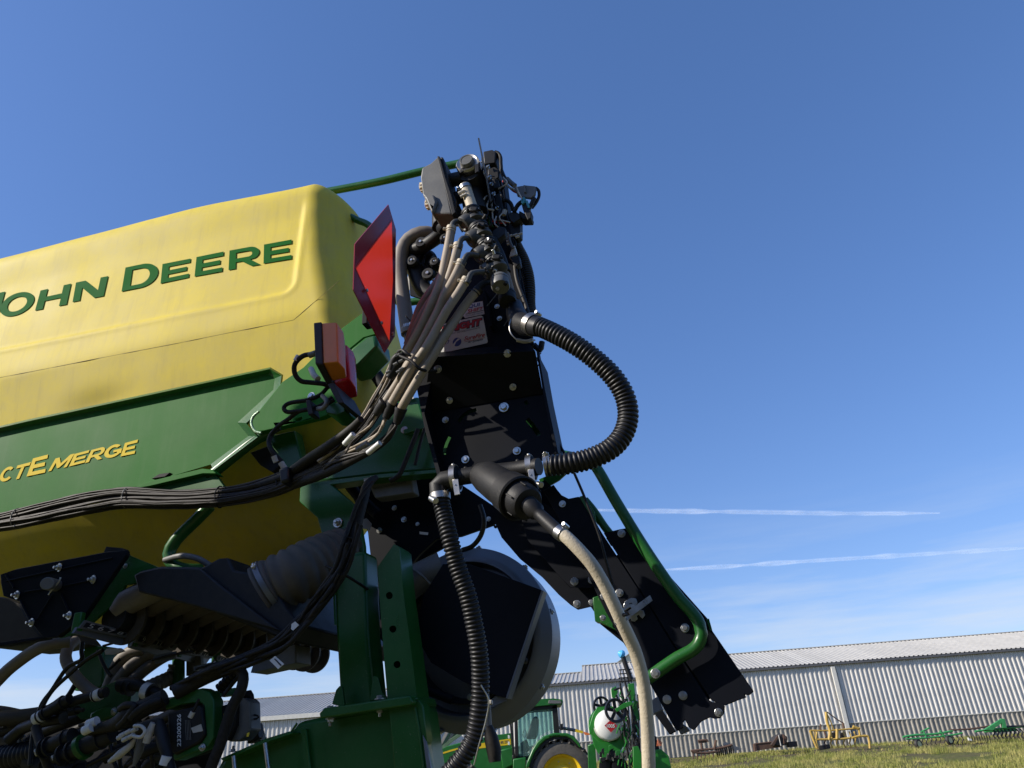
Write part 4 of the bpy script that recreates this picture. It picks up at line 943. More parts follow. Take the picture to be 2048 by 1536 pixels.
for p_, r_ in paths_b: 
    V, F = tube_vf(catmull(p_, .02), r_, 8); mkobj('small_line', mesh('small_line', V, F), PL, BEIGE, True)
for p_, r_ in paths_k:
    V, F = tube_vf(catmull(p_, .02), r_, 8); mkobj('small_line', mesh('small_line', V, F), PL, WIRE, True)
ptube('feed_branch', [(722, 838, .5), (700, 860, .46), (660, 890, .42), (620, 916, .34), (590, 938, .28), (560, 956, .24), (500, 976, .20), (440, 990, .18), (380, 995, .17)], [7, 9, 10, 10, 10, 9, 8, 7, 6], LOOM, PL, seg=16)
ptube('feed_branch', [(790, 848, .53), (776, 874, .5), (748, 896, .47), (714, 915, .43), (670, 937, .37), (630, 954, .31), (580, 972, .24), (530, 986, .21), (460, 999, .19), (400, 1006, .17)], [7, 8, 9, 9, 10, 10, 9, 8, 7, 6], LOOM, PL, seg=16)
for q_ in ([(707, 868, .56), (689, 888, .54)], [(760, 886, .56), (736, 906, .54)]): ptube('label_sleeve', q_, 5.6, WHITE, PL)
for q_ in ([(735, 886, .53), (714, 900, .52)],): ptube('label_sleeve', q_, 5.6, GPLAS, PL)
# clipped connectors and ties on the bundle
ptube('inline_valve', [(812, 704, .64), (803, 716, .64), (794, 730, .63), (786, 744, .62), (778, 756, .62)], [5, 8, 10, 11, 8], BPLAS, PL, seg=14)
ptube('inline_valve', [(806, 708, .65), (795, 712, .65), (788, 722, .64), (782, 740, .63)], [4, 7, 8, 6], BPLAS, PL, seg=12)
for p_ in ((796, 711), (802, 722), (791, 728), (776, 744), (797, 743), (803, 738)): cyl('valve_nub', M(p_[0]-4, p_[1]+2, .655), M(p_[0]+4, p_[1]-2, .655), mpx(M(800, 720, .65), 3), GPLAS, PL, seg=8)
ptube('cable_tie', [(800, 712, .66), (822, 722, .67), (838, 737, .66), (856, 742, .60), (872, 742, .52)], 3.2, LOOM, PL)
ptube('cable_tie', [(796, 704, .65), (804, 700, .66), (812, 706, .665), (822, 712, .66)], 3, BPLAS, PL)
ptube('wire', [(812, 632, .5), (826, 652, .5), (826, 690, .5), (818, 704, .55)], 1.2, BPLAS, PL)

# ---------------------------------------------------------------- main cable bundle along the side of the planter
cent = [(690, 905, .36), (640, 928, .30), (600, 948, .26), (560, 967, .22), (500, 985, .20), (440, 994, .19), (380, 998, .19), (322, 998, .19), (255, 995, .19), (200, 1002, .19), (146, 1012, .19), (90, 1025, .19), (35, 1037, .19), (-40, 1052, .19)]
CP = catmull([M(*p) for p in cent], .04)
random.seed(5)
def strand_set(dz0, ds0, n, rr_, rs, mt, name):
    for k in range(n):
        an = random.uniform(0, 6.28); rd = math.sqrt(random.random())*rr_; ph = random.uniform(0, 6.28)
        P = []
        for i, p in enumerate(CP):
            u = i/len(CP)
            sep = 1+.25*math.sin(u*9+1.3)
            a2 = an+.5*math.sin(u*3+ph)
            P.append(p+Vector((0, -ds0-rd*math.cos(a2), dz0*sep+rd*math.sin(a2)+.0015*math.sin(u*40+ph))))
        V, F = tube_vf(P, rs, 7); mkobj(name, mesh(name, V, F), PL, mt, True)
strand_set(.019, 0, 22, .019, .0042, WIRE, 'cable'); strand_set(-.019, .004, 24, .021, .0042, WIRE, 'cable')
for x, y, s, h_ in ((35, 1037, .19, 22), (255, 996, .19, 22), (440, 994, .19, 22), (562, 966, .22, 26)):
    p = M(x, y, s); i = min(range(len(CP)), key=lambda k: (CP[k]-p).length); d = (CP[i+1]-CP[i-1]).normalized()
    n_ = 16; ring = []
    for k in range(n_+1):
        a = 2*math.pi*k/n_; ring.append(p+Vector((0, -1, 0))*math.cos(a)*.030+Vector((0, 0, 1))*math.sin(a)*.041)
    V, F = tube_vf(ring, .0024, 6); mkobj('cable_tie', mesh('cable_tie', V, F), PL, BPLAS if x > 300 else GPLAS, True)
box('tie_head', M(29, 1052, .225), (.006, .006, .009), GPLAS, PL)
plate('tape_patch', [(556, 936), (576, 930), (578, 962), (560, 968)], .305, .06, RUBBER, PL, .01)

# ---------------------------------------------------------------- big corrugated hoses and Y strainer
BH = [(1047, 644, .58), (1073, 651, .62), (1105, 665, .64), (1149, 689, .64), (1193, 721, .62), (1228, 756, .60), (1250, 794, .58), (1256, 834, .57), (1245, 871, .57), (1219, 899, .58), (1178, 918, .59), (1137, 927, .60), (1092, 932, .60)]
ptube('corrugated_hose', [(1066, 648, .615)]+BH[2:], 21.5, RUBBER, PL, corr=(.0118, .13), seg=30)
ptube('hose_elbow', [(1028, 612, .50), (1034, 634, .53), (1046, 648, .57), (1066, 651, .61), (1082, 655, .63)], [17, 21, 23, 22, 20], RUBBER, PL, seg=26)
d_ = M(1105, 665, .64)-M(1062, 648, .60)
band('hose_clamp', M(1064, 649, .61), d_, mpx(M(1065, 650, .61), 22), .022, STEEL, PL, screw=(.3, 0, 1))
ptube('clamp_loop', [(1042, 620, .56), (1022, 640, .58), (1020, 662, .585), (1032, 678, .58), (1050, 684, .57), (1070, 680, .55)], 1.6, STEEL, PL)
ptube('flange_edge', [(1034, 680, .52), (1050, 683, .52), (1066, 680, .52)], 4, DWHITE, PL)
ptube('bracket_tube', [(1068, 690, .40), (1080, 700, .40), (1084, 684, .40)], 6, BPLAS, PL)
ptube('harness', [(1076, 700, .40), (1080, 722, .40), (1086, 760, .40), (1088, 800, .38), (1092, 850, .38), (1112, 878, .38), (1136, 920, .38), (1158, 968, .36), (1176, 1012, .35), (1198, 1070, .34), (1212, 1120, .33), (1228, 1180, .31)], 2.8, RUBBER, PL)
ptube('wire', [(1082, 706, .38), (1074, 716, .38), (1078, 728, .38), (1072, 736, .38)], 1.2, GPLAS, PL)
STP = M(985, 947, .52)
ptube('strainer_pipe', [(896, 958, .52), (940, 951, .52), (985, 945, .52), (1030, 940, .52), (1078, 933, .54)], 17, BPLAS, PL, seg=26)
for x, y in ((911, 957), (1062, 937)):
    c = M(x, y, .52); lathe('pipe_flange', c+Vector((-mpx(c, 8), 0, 0)), Vector((1, 0, .03)), [(0, mpx(c, 19)), (.004, mpx(c, 24)), (mpx(c, 15), mpx(c, 24)), (mpx(c, 18), mpx(c, 19))], BPLAS, PL, 32)
    cb = band('flange_clamp', c, Vector((1, 0, .03)), mpx(c, 25), .016, STEEL, PL, th=.004)
    plate('clamp_tab', [(x-7, y+2), (x+5, y), (x+9, y+32), (x-2, y+34)], .52+.041, .004, STEEL, PL, .002); pbolt(x-1, y+12, .562, 2.6, PL, 'hex')
    cyl('clamp_screw', M(x-5, y-28, .53), M(x-2, y-18, .54), mpx(c, 3.6), ZINC, PL, seg=10); box('clamp_screw_base', M(x-1, y-19, .53), (.018, .014, .009), BPLAS, PL)
band('hose_clamp', M(1095, 931, .60), Vector((1, .1, .05)), mpx(M(1095, 931, .60), 20.5), .018, STEEL, PL, screw=(0, -.35, 1))
cyl('ball_stud', M(1075, 968, .53), M(1083, 970, .54), mpx(M(1078, 968, .53), 6), STEEL, PL)
for x, y in ((930, 940), (1034, 925)): plate('pipe_foot', [(x-3, y-8), (x+4, y-8), (x+6, y+6), (x+12, y+10), (x-12, y+12), (x-5, y+6)], .52, .05, BPLAS, PL, .004)
a = M(968, 950, .53); b2 = M(1022, 1000, .66)
ptube('strainer_body', [(962, 950, .52), (975, 955, .54), (1000, 972, .58), (1022, 986, .61)], [26, 33, 37, 38], BPLAS, PL, seg=32)
SD = (M(1052, 1004, .66)-M(985, 960, .56)).normalized()
c = M(1016, 982, .60); lathe('strainer_collar', c, SD, [(0, mpx(c, 38)), (.003, mpx(c, 42)), (.045, mpx(c, 44)), (.062, mpx(c, 46)), (.066, mpx(c, 43)), (.060, mpx(c, 36))], BPLAS, PL, 40, closed_ends=False)
c2 = c+SD*.055; lathe('strainer_cap', c2, SD, [(0, mpx(c, 37)), (.02, mpx(c, 36)), (.045, mpx(c, 34)), (.054, mpx(c, 30)), (.056, mpx(c, 22)), (.056, .0005)], BPLAS, PL, 36)
for k in range(6):
    an = k*math.pi/3+.3; u = SD.orthogonal().normalized(); w = SD.cross(u)
    box('cap_rib', c2+SD*.025+(u*math.cos(an)+w*math.sin(an))*mpx(c, 36.5), (.003, .005, .04), BPLAS, PL, rot=Matrix((u, w, SD)).transposed() @ Matrix.Rotation(an, 3, 'Z'), bevel=.001)
e0 = c2+SD*.054
NZ = M(1112, 1060, .70)
tube('hose_nozzle', [e0, e0.lerp(NZ, .3), e0.lerp(NZ, .35), e0.lerp(NZ, .9), NZ+(NZ-e0)*.1], [mpx(c, 18), mpx(c, 17), mpx(c, 12), mpx(c, 12.5), mpx(c, 12)], BPLAS, PL, seg=24)
BR = [(1112, 1060, .70), (1130, 1072, .71), (1152, 1093, .71), (1183, 1128, .70), (1208, 1169, .68), (1228, 1210, .66), (1244, 1245, .64), (1257, 1272, .62), (1270, 1302, .60), (1283, 1347, .58), (1291, 1400, .56), (1295, 1460, .54), (1298, 1550, .52), (1300, 1640, .5)]
ptube('braided_hose', BR, 13.2, CREAM, PL, seg=28)
band('hose_clamp', M(1121, 1066, .705), M(1130, 1072, .71)-NZ, mpx(NZ, 14), .018, STEEL, PL, screw=(.6, 0, .8))
p = M(1242, 1240, .64); band('cable_tie', p, M(1257, 1272, .62)-M(1228, 1210, .66), mpx(p, 13.3), .006, GPLAS, PL, th=.0018); box('tie_head', p+Vector((.012, -.018, .008)), (.012, .008, .008), BPLAS, PL)
CH = [(880, 992, .52), (886, 1020, .52), (899, 1074, .52), (915, 1133, .50), (935, 1190, .48), (948, 1247, .46), (958, 1306, .44), (961, 1365, .42), (958, 1420, .41), (948, 1475, .40), (925, 1515, .40), (895, 1550, .40), (870, 1580, .40)]
ptube('hose_elbow', [(908, 958, .52), (888, 961, .52), (877, 972, .52), (879, 994, .52)], 19, BPLAS, PL, seg=26)
ptube('corrugated_hose', CH, [18.5, 18.5, 19, 19, 19, 19, 18.5, 18.5, 18, 18, 18, 18, 18][0], RUBBER, PL, corr=(.0112, .14), seg=28)
band('hose_clamp', M(880, 994, .52), Vector((.06, 0, -1)), mpx(M(880, 994, .52), 20), .018, STEEL, PL)
cyl('clamp_screw', M(862, 996, .545), M(872, 1002, .56), mpx(M(866, 998, .54), 6.5), ZINC, PL, seg=12)
ptube('return_line', [(960, 1010, .1), (968, 1040, .1), (962, 1070, .08), (945, 1092, .05), (925, 1100, .0)], 5, RUBBER, PL)
ptube('return_line', [(970, 1385, .35), (974, 1420, .33), (976, 1460, .33)], 8, GPLAS, PL)
ptube('fabric_sock', [(977, 1452, .33), (982, 1475, .33), (988, 1500, .33), (990, 1524, .33)], [8, 14, 15, 12], LOOM, PL, seg=14)
ptube('braid_wire', [(962, 1370, .47), (977, 1400, .46), (972, 1440, .45), (958, 1490, .44), (948, 1530, .43)], 1.4, ZINC, PL)
box('clip', M(978, 1405, .36), (.02, .012, .012), DWHITE, PL)
# dark cables crossing the rear beams
ptube('cable', [(836, 858, .10), (828, 880, .10), (812, 920, .10), (798, 950, .10), (780, 962, .10)], 5, LOOM, PL)
ptube('cable', [(850, 856, .08), (842, 880, .08), (830, 930, .08)], 3.5, LOOM, PL)
ptube('main_harness', [(752, 955, .16), (736, 968, .20), (726, 1000, .24), (712, 1050, .26), (700, 1095, .27), (684, 1140, .27), (660, 1178, .28), (630, 1215, .28), (600, 1250, .28), (560, 1290, .28), (500, 1318, .28), (440, 1340, .28), (400, 1358, .28), (350, 1385, .30)], [6, 9, 11, 12, 13, 14, 14, 15, 15, 15, 15, 16, 16, 15], LOOM, PL, seg=14)
ptube('cable', [(745, 965, .24), (718, 1000, .28), (696, 1060, .29), (680, 1110, .29), (668, 1160, .29), (636, 1196, .29)], 4.5, LOOM, PL)
ptube('cable', [(652, 1132, .27), (690, 1150, .27), (735, 1178, .1)], 3, LOOM, PL)
random.seed(31)
for k in range(9):
    ox, oy = random.uniform(-11, 11), random.uniform(-9, 9)
    base = [(712, 1050), (700, 1095), (684, 1140), (660, 1178), (630, 1215), (600, 1250), (560, 1290), (500, 1318), (440, 1340), (400, 1358), (350, 1380)]
    ptube('cable', [(x+ox+random.uniform(-4, 4), y+oy+random.uniform(-4, 4), .30+random.uniform(-.02, .03)) for x, y in base[k % 3:len(base)-(k % 4)]], random.choice([2.4, 3, 4.2, 5]), LOOM, PL, seg=8)
for k, (x, y) in enumerate(((705, 1078), (694, 1115), (680, 1145), (640, 1200), (612, 1235), (575, 1275))):
    p = M(x, y, .28); band('tape_wrap', p, Vector((-.4, 0, -1)) if k < 3 else Vector((-1, 0, -.9)), mpx(p, 14.5), .004, WIRE, PL, th=.001)
plate('white_label', [(583, 1248), (590, 1243), (598, 1250), (586, 1261), (582, 1258)], .33, .002, WHITE, PL, 0)
plate('white_label', [(539, 1321), (550, 1312), (568, 1328), (556, 1338)], .33, .002, WHITE, PL, 0)
for k in range(4): plate('label_line', [(548+k*2.5, 1318+k*2.2), (550+k*2.5, 1317+k*2.2), (562+k, 1329+k), (560+k, 1331+k)], .3315, .0005, DARKTXT, PL, 0) if k < 2 else None
plate('side_box', [(556, 1300), (592, 1288), (592, 1326), (500, 1346), (505, 1330)], .10, .1, GPLAS, PL, .004)

# ---------------------------------------------------------------- seed delivery manifold under the tank
plate('hopper_bracket', [(0, 1149), (35, 1137), (214, 1103), (252, 1100), (252, 1110), (164, 1238), (117, 1273), (88, 1277), (70, 1256), (40, 1204), (6, 1192), (1, 1166)], 0.36, 0.02, BLACK, PL, 0.003)
for q_ in ([(14, 1162), (225, 1116)], [(128, 1172), (185, 1160)], [(50, 1184), (90, 1178)], [(40, 1200), (62, 1244)], [(105, 1190), (74, 1240)], [(122, 1188), (140, 1228)], [(12, 1150), (28, 1175)]):
    ptube('bracket_rib', [(x, y, .361) for x, y in q_], 2.0, BLACK, PL, seg=8)
for x, y in ((119, 1135), (187, 1159), (35, 1190), (64, 1245), (139, 1231)): pbolt(x, y, .362, 8.5, PL, 'nut', Vector((-.25, -.9, -.1)))
cyl('pivot_pin', M(113, 1171, .36), M(94, 1167, .47), mpx(M(100, 1168, .4), 12), GPLAS, PL, seg=28)
ptube('cotter_pin', [(121, 1155, .43), (118, 1163, .43), (102, 1182, .43), (97, 1190, .43)], 1.6, ZINC, PL)
plate('bracket_tab', [(207, 1104), (212, 1093), (245, 1096), (250, 1108)], .30, .03, BPLAS, PL, .002)
plate('manifold_end_plate', [(252, 1108), (262, 1112), (320, 1136), (300, 1160), (250, 1170), (235, 1200), (160, 1265), (118, 1276), (166, 1238)], 0.24, 0.012, GREEN, PL, .002)
pbolt(251, 1132, .245, 5, PL)
A0 = Vector((-2.01, -.20, 2.065))
N_ = 15
AP = cyl('manifold_drum', A0+Vector((-.03, -.03, -.06)), A0+Vector((-.03, 1.42, -.06)), .05, BPLAS, PL, seg=40, ch=.02)
for i in range(N_):
    y = i*.095
    c = A0+Vector((.0, y, 0))
    tube('outlet_port', [c+Vector((-.035, 0, -.035)), c+Vector((.0, -.005, -.004)), c+Vector((.05, 0, .015)), c+Vector((.16, 0, .05))], [.041, .047, .046, .046], PORTM if i else GHOSE, PL, seg=22)
    d = A0+Vector((-.03, y+.03, -.06))
    V = []; F = []
    rr0, rr1, tt = .048, .086, .006
    n_ = 26
    for k in range(n_+1):
        a = rad(-195+k*9.0)
        for rr_, yy in ((rr0, -tt), (rr1, -tt), (rr1, tt), (rr0, tt)): V.append(d+Vector((math.cos(a)*rr_, yy, math.sin(a)*rr_)))
    for k in range(n_):
        for m_ in range(4): F.append((k*4+m_, k*4+(m_+1) % 4, k*4+4+(m_+1) % 4, k*4+4+m_))
    F += [(0, 1, 2, 3), tuple(n_*4+k for k in (3, 2, 1, 0))]
    me = mesh('drum_fin', V, F); fixn(me); mkobj('drum_fin', me, AP, FINM)
# air plenum above the ports
plate('air_plenum', [(266, 1150), (281, 1141), (322, 1132), (404, 1134), (436, 1117), (457, 1115), (468, 1140), (532, 1150), (577, 1222), (602, 1250), (578, 1284), (380, 1205), (278, 1182)], 0.25, 0.90, BPLAS, PL, 0.03)
plate('air_plenum', [(268, 1150), (281, 1143), (322, 1134), (400, 1136), (440, 1170), (560, 1262), (380, 1210), (276, 1184)], 0.275, 0.2, BPLAS, PL, 0.03)
ptube('plenum_hose', [(330, 1120, .12), (362, 1112, .15), (395, 1117, .16), (426, 1135, .14)], 6, GPLAS, PL)
pbolt(458, 1159, .105, 6, PL)
cyl('knob', M(415, 1141, .13), M(418, 1148, .14), .01, GPLAS, PL, seg=12)
ptube('seed_duct', [(536, 1178, .10), (560, 1163, .10), (600, 1143, .10), (640, 1125, .06), (680, 1110, .0)], [50, 58, 60, 58, 55], DUCT, PL, corr=None, seg=40) if False else None
pts = [M(*q_) for q_ in ((528, 1186, .20), (552, 1170, .19), (590, 1150, .17), (640, 1126, .10), (700, 1104, .0))]
tube('seed_duct', pts, mpx(pts[2], 58), DUCT2, PL, corr=(.034, .09), seg=44)
band('duct_clamp', M(541, 1176, .195), pts[1]-pts[0], mpx(pts[1], 60), .018, GALV, PL, screw=(-.6, -1, .3))
ptube('clamp_wire', [(526, 1150, .2), (532, 1158, .2), (538, 1170, .2), (540, 1164, .2)], 1.8, BPLAS, PL)
ptube('tank_support_tube', [(420, 1012, .10), (390, 1042, .10), (352, 1080, .10), (338, 1108, .10), (347, 1130, .10), (372, 1140, .10), (400, 1140, .05)], 12.5, GREEN, PL, seg=22)
plate('support_foot', [(362, 1132), (385, 1134), (400, 1148), (372, 1146)], .12, .04, GREEN, PL, .003)
plate('dark_bracket', [(500, 905), (540, 890), (560, 930), (545, 945), (520, 930)], -.02, .03, BPLAS, PL, .003)
# number strips below the ports, rails between them
def MR2(x, y, r): return MR(x, y, r)
for (q_, txts) in (([(170, 1240), (266, 1266), (256, 1276), (158, 1256)], '5 6 7 8'), ([(277, 1268), (358, 1290), (350, 1301), (270, 1285)], '9 10 11 12'), ([(364, 1292), (430, 1307), (424, 1317), (360, 1306)], '13 14 15 16'), ([(437, 1310), (478, 1322), (470, 1331), (434, 1320)], '17 18 19')):
    sf = lambda x, y: MR(x, y, -2.02)
    me = prism_mesh('number_strip', [sf(*p) for p in q_], Vector((-.006, 0, 0)))
    o = mkobj('number_strip', me, PL, GPLAS)
    sf2 = lambda x, y: MR(x, y, -2.018)
    q3 = [(q_[0][0]*.94+q_[1][0]*.06+(q_[3][0]-q_[0][0])*.2, q_[0][1]*.94+q_[1][1]*.06+(q_[3][1]-q_[0][1])*.2), (q_[0][0]*.1+q_[1][0]*.9+(q_[3][0]-q_[0][0])*.2, q_[0][1]*.1+q_[1][1]*.9+(q_[3][1]-q_[0][1])*.2),
          (q_[3][0]*.1+q_[2][0]*.9+(q_[0][0]-q_[3][0])*.2, q_[3][1]*.1+q_[2][1]*.9+(q_[0][1]-q_[3][1])*.2), (q_[3][0]*.94+q_[2][0]*.06+(q_[0][0]-q_[3][0])*.2, q_[3][1]*.94+q_[2][1]*.06+(q_[0][1]-q_[3][1])*.2)]
    mkobj('strip_field', prism_mesh('strip_field', [sf2(*p) for p in q3], Vector((-.001, 0, 0))), o, BPLAS)
    text_on('lettering', txts, [(q3[0][0]*.9+q3[1][0]*.1, q3[0][1]*.9+q3[1][1]*.1), (q3[0][0]*.06+q3[1][0]*.94, q3[0][1]*.06+q3[1][1]*.94), (q3[3][0]*.06+q3[2][0]*.94, q3[3][1]*.06+q3[2][1]*.94), (q3[3][0]*.9+q3[2][0]*.1, q3[3][1]*.9+q3[2][1]*.1)], lambda x, y: MR(x, y, -2.016), DWHITE, o)
    me = prism_mesh('strip_tray', [MR(q_[3][0]-3, q_[3][1]-2, -2.03), MR(q_[2][0]-3, q_[2][1]-1, -2.03), MR(q_[2][0]-14, q_[2][1]+14, -2.03), MR(q_[3][0]-10, q_[3][1]+10, -2.03)], Vector((-.01, 0, 0)))
    mkobj('strip_tray', me, PL, GALV)
for x, y in ((157, 1244), (268, 1276), (356, 1298), (432, 1316)):
    p = MR(x, y, -2.04); box('strip_bracket', p, (.03, .02, .06), GREEN, PL, bevel=.003)
for a, b2 in (((206, 1292), (330, 1262)), ((305, 1320), (385, 1303)), ((392, 1338), (478, 1318))):
    ptube('latch_rod', [(a[0], a[1], .05), ((a[0]+b2[0])/2, (a[1]+b2[1])/2-2, .05), (b2[0], b2[1], .05)], 2.4, BPLAS, PL)
plate('latch_handle', [(209, 1302), (214, 1297), (240, 1296), (248, 1302), (228, 1309), (210, 1309)], .06, .01, DWHITE, PL, .001)
plate('clear_tray', [(306, 1311), (352, 1302), (350, 1318), (310, 1328)], .04, .006, GALV, PL, .001); plate('clear_tray', [(386, 1333), (424, 1324), (424, 1336), (388, 1342)], .0, .006, GALV, PL, .001)

# ---------------------------------------------------------------- hoses and connectors in the lower left corner
plate('brown_hopper', [(-30, 1190), (8, 1194), (40, 1208), (60, 1245), (84, 1276), (0, 1292), (-30, 1294)], .12, .3, DUCT, PL, .02)
plate('seat_rail', [(-20, 1286), (2, 1284), (88, 1272), (92, 1277), (4, 1292), (-20, 1294)], .36, .03, BLACK, PL, .003)
ptube('supply_hose', [(-30, 1388, .15), (0, 1356, .15), (23, 1334, .15), (66, 1303, .15), (101, 1288, .14), (140, 1283, .1)], 12, GHOSE, PL, seg=20)
ptube('supply_hose', [(150, 1282, .0), (136, 1296, .05), (132, 1320, .08), (150, 1352, .1), (176, 1378, .1), (200, 1392, .1)], 11, GHOSE, PL, seg=20)
ptube('supply_hose', [(290, 1296, -.1), (262, 1304, -.1), (240, 1322, -.1), (228, 1348, -.1), (216, 1380, -.1)], 13, GHOSE, PL, seg=20)
ptube('supply_hose', [(320, 1300, -.12), (290, 1312, -.12), (262, 1334, -.1), (240, 1358, -.1), (222, 1386, -.1)], 13, GHOSE, PL, seg=20)
ptube('supply_hose', [(356, 1300, -.14), (320, 1318, -.14), (284, 1344, -.12), (262, 1366, -.1), (250, 1390, -.1)], 12, GHOSE, PL, seg=20)
ptube('corrugated_hose', [(352, 1330, -.2), (345, 1352, -.2), (318, 1366, -.15), (288, 1380, -.1), (268, 1394, -.1)], 15, GPLAS, PL, corr=(.02, .12), seg=22)
ptube('upright_tube', [(357, 1306, -.2), (357, 1375, -.2)], 12, GREEN, PL, seg=18)
plate('grey_panel', [(372, 1316), (401, 1312), (402, 1342), (372, 1352)], -.22, .02, GPLAS, PL, .002)
plate('frame_upright', [(170, 1290), (208, 1292), (205, 1370), (196, 1378), (148, 1382), (154, 1344)], -.15, .08, GREEN, PL, .006)
for q_, r_ in (([(165, 1284, .2), (163, 1302, .2), (162, 1320, .2), (134, 1336, .2), (104, 1380, .2), (82, 1412, .2), (66, 1470, .2), (60, 1530, .2)], 4.2),
               ([(206, 1300, .2), (170, 1322, .2), (140, 1348, .2), (106, 1380, .2), (86, 1412, .2), (78, 1440, .2)], 4),
               ([(196, 1300, .1), (204, 1322, .1), (214, 1342, .1), (222, 1352, .1)], 3.5),
               ([(240, 1318, .0), (228, 1330, .0), (214, 1342, .0)], 3), ([(150, 1370, -.1), (136, 1392, -.1), (118, 1410, -.1), (96, 1430, -.1)], 5)):
    ptube('cable', q_, r_, RUBBER, PL)
ptube('cross_hose', [(-30, 1440, .1), (20, 1436, .1), (60, 1432, .1), (100, 1424, .1), (130, 1404, .1)], 15, DUCT, PL, seg=22)
ptube('cross_hose', [(-30, 1416, .0), (10, 1420, .0), (50, 1428, .0), (90, 1432, .0)], 7, DUCT, PL, seg=18)
def plug(px, r_, sleeve=None, ribs=True, mt=BPLAS):
    o = ptube('connector_plug', px, r_, mt, PL, seg=18)
    a, b2 = M(*px[0]), M(*px[-1]); d = (b2-a).normalized(); rm = mpx(a, r_ if not isinstance(r_, list) else max(r_))
    if ribs:
        for t in (.15, .3, .8): band('plug_ring', a.lerp(b2, t), d, rm*1.02, .006, BPLAS, o, th=.003)
    if sleeve is not None: band('label_sleeve', a.lerp(b2, sleeve), d, rm*1.04, .028, WHITE, o, th=.0015)
    return o
plug([(108, 1420, .18), (150, 1402, .18), (212, 1384, .18)], 10, .84)
plug([(70, 1440, .2), (96, 1424, .2), (140, 1398, .2)], 11, .12)
plug([(78, 1502, .25), (110, 1487, .25), (146, 1473, .25)], [10, 15, 17]); cyl('plug_tip', M(70, 1506, .26), M(84, 1500, .25), .012, DWHITE, PL)
plug([(108, 1518, .27), (150, 1500, .27), (190, 1484, .27), (226, 1468, .27)], [9, 16, 18, 16]); cyl('plug_tip', M(104, 1518, .28), M(116, 1512, .27), .010, DWHITE, PL)
plug([(145, 1474, .2), (170, 1462, .2), (200, 1452, .2)], 10, ribs=False)
plug([(60, 1520, .1), (110, 1544, .1), (180, 1550, .1)], 20)
plug([(240, 1370, .05), (268, 1368, .05), (292, 1376, .05), (320, 1388, .05)], [14, 13, 10, 10], .7)
band('green_ring', M(166, 1494, .27), Vector((1, 0, .5)), mpx(M(166, 1494, .27), 22), .016, GREEN, PL, th=.004)
ptube('corrugated_hose', [(-30, 1520, .1), (30, 1512, .1), (80, 1500, .1)], 24, RUBBER, PL, corr=(.018, .1), seg=24)
ptube('wrapped_pipe', [(-30, 1470, -.1), (16, 1474, -.1), (36, 1500, -.1), (24, 1530, -.1)], 20, DUCT, PL, seg=20)
for x in (4, 14, 24): ptube('wrap_line', [(x, 1450, .02), (x+12, 1474, .03), (x+10, 1504, .02)], 1.6, DWHITE, PL)
lm = ptube('braided_loom', [(180, 1462, .30), (210, 1454, .30), (236, 1446, .31), (258, 1430, .32), (280, 1420, .32), (300, 1410, .32), (330, 1394, .31)], [9, 11, 15, 20, 18, 17, 16], LOOM, PL, seg=16)
ptube('braided_loom', [(240, 1418, .34), (252, 1410, .35), (270, 1412, .35), (262, 1424, .35), (250, 1440, .34), (238, 1452, .33)], 7, LOOM, PL, seg=12)
ptube('braided_loom', [(262, 1436, .345), (276, 1422, .35), (300, 1408, .345), (322, 1400, .33)], 8, LOOM, PL, seg=12)
for q_ in ([(176, 1449, .31), (194, 1442, .31)], [(168, 1462, .32), (184, 1454, .32)]): ptube('label_sleeve', q_, 9, WHITE, PL, seg=16)
ptube('label_sleeve', [(292, 1486, .33), (300, 1464, .33), (308, 1446, .33)], [7, 8, 7], DWHITE, PL, seg=14); ptube('label_sleeve', [(328, 1530, .34), (334, 1512, .34)], 10, WHITE, PL, seg=16)
ptube('plug_cable', [(318, 1440, .32), (322, 1462, .32), (328, 1490, .33), (336, 1516, .33), (344, 1550, .33)], [8, 13, 12, 10, 10], BPLAS, PL, seg=16)
ptube('sheath', [(218, 1524, .33), (240, 1508, .33), (262, 1490, .33), (270, 1478, .33)], [4, 8, 6, 3], DWHITE, PL, seg=12)
ptube('sheath', [(268, 1532, .31), (278, 1500, .31), (284, 1470, .31)], [3, 9, 7], GPLAS, PL, seg=12)
for x, y in ((244, 1470), (256, 1464), (262, 1472), (268, 1460), (250, 1478), (240, 1474)): cyl('hose_barb', M(x-5, y+3, .35), M(x+6, y-3, .35), mpx(M(x, y, .35), 4.5), DWHITE, PL, seg=12)
ptube('ring_terminal', [(268, 1452, .36), (282, 1452, .36), (290, 1462, .36), (282, 1474, .36), (266, 1472, .36)], 3.4, DWHITE, PL)
random.seed(21)
for k in range(46):
    x0 = random.uniform(-20, 330); y0 = random.uniform(1440, 1560); L_ = random.uniform(60, 190); s0 = random.uniform(-.35, .2)
    an = rad(random.choice([-25, -30, -18, -40, 60, 80])+random.uniform(-8, 8)); r_ = random.choice([4, 5, 6, 9, 12])
    pts = [(x0+math.cos(an)*L_*t+random.uniform(-6, 6), max(y0+math.sin(an)*L_*t+random.uniform(-6, 6), 1400+(20 if x0 < 200 else 0)), s0+random.uniform(-.02, .02)) for t in (0, .33, .66, 1)]
    ptube('cable', pts, r_, random.choice([RUBBER, WIRE, BPLAS, LOOM]), PL, seg=10, step=.03)
plate('mid_frame', [(205, 1372), (232, 1360), (262, 1380), (258, 1410), (210, 1430), (160, 1440), (140, 1420)], -.02, .05, GREEN, PL, .006)
plate('mid_frame', [(180, 1426), (200, 1416), (250, 1414), (248, 1430), (190, 1444), (178, 1440)], .05, .05, GREEN, PL, .006)
pbolt(228, 1423, .052, 7, PL); pbolt(262, 1420, .02, 5, PL)
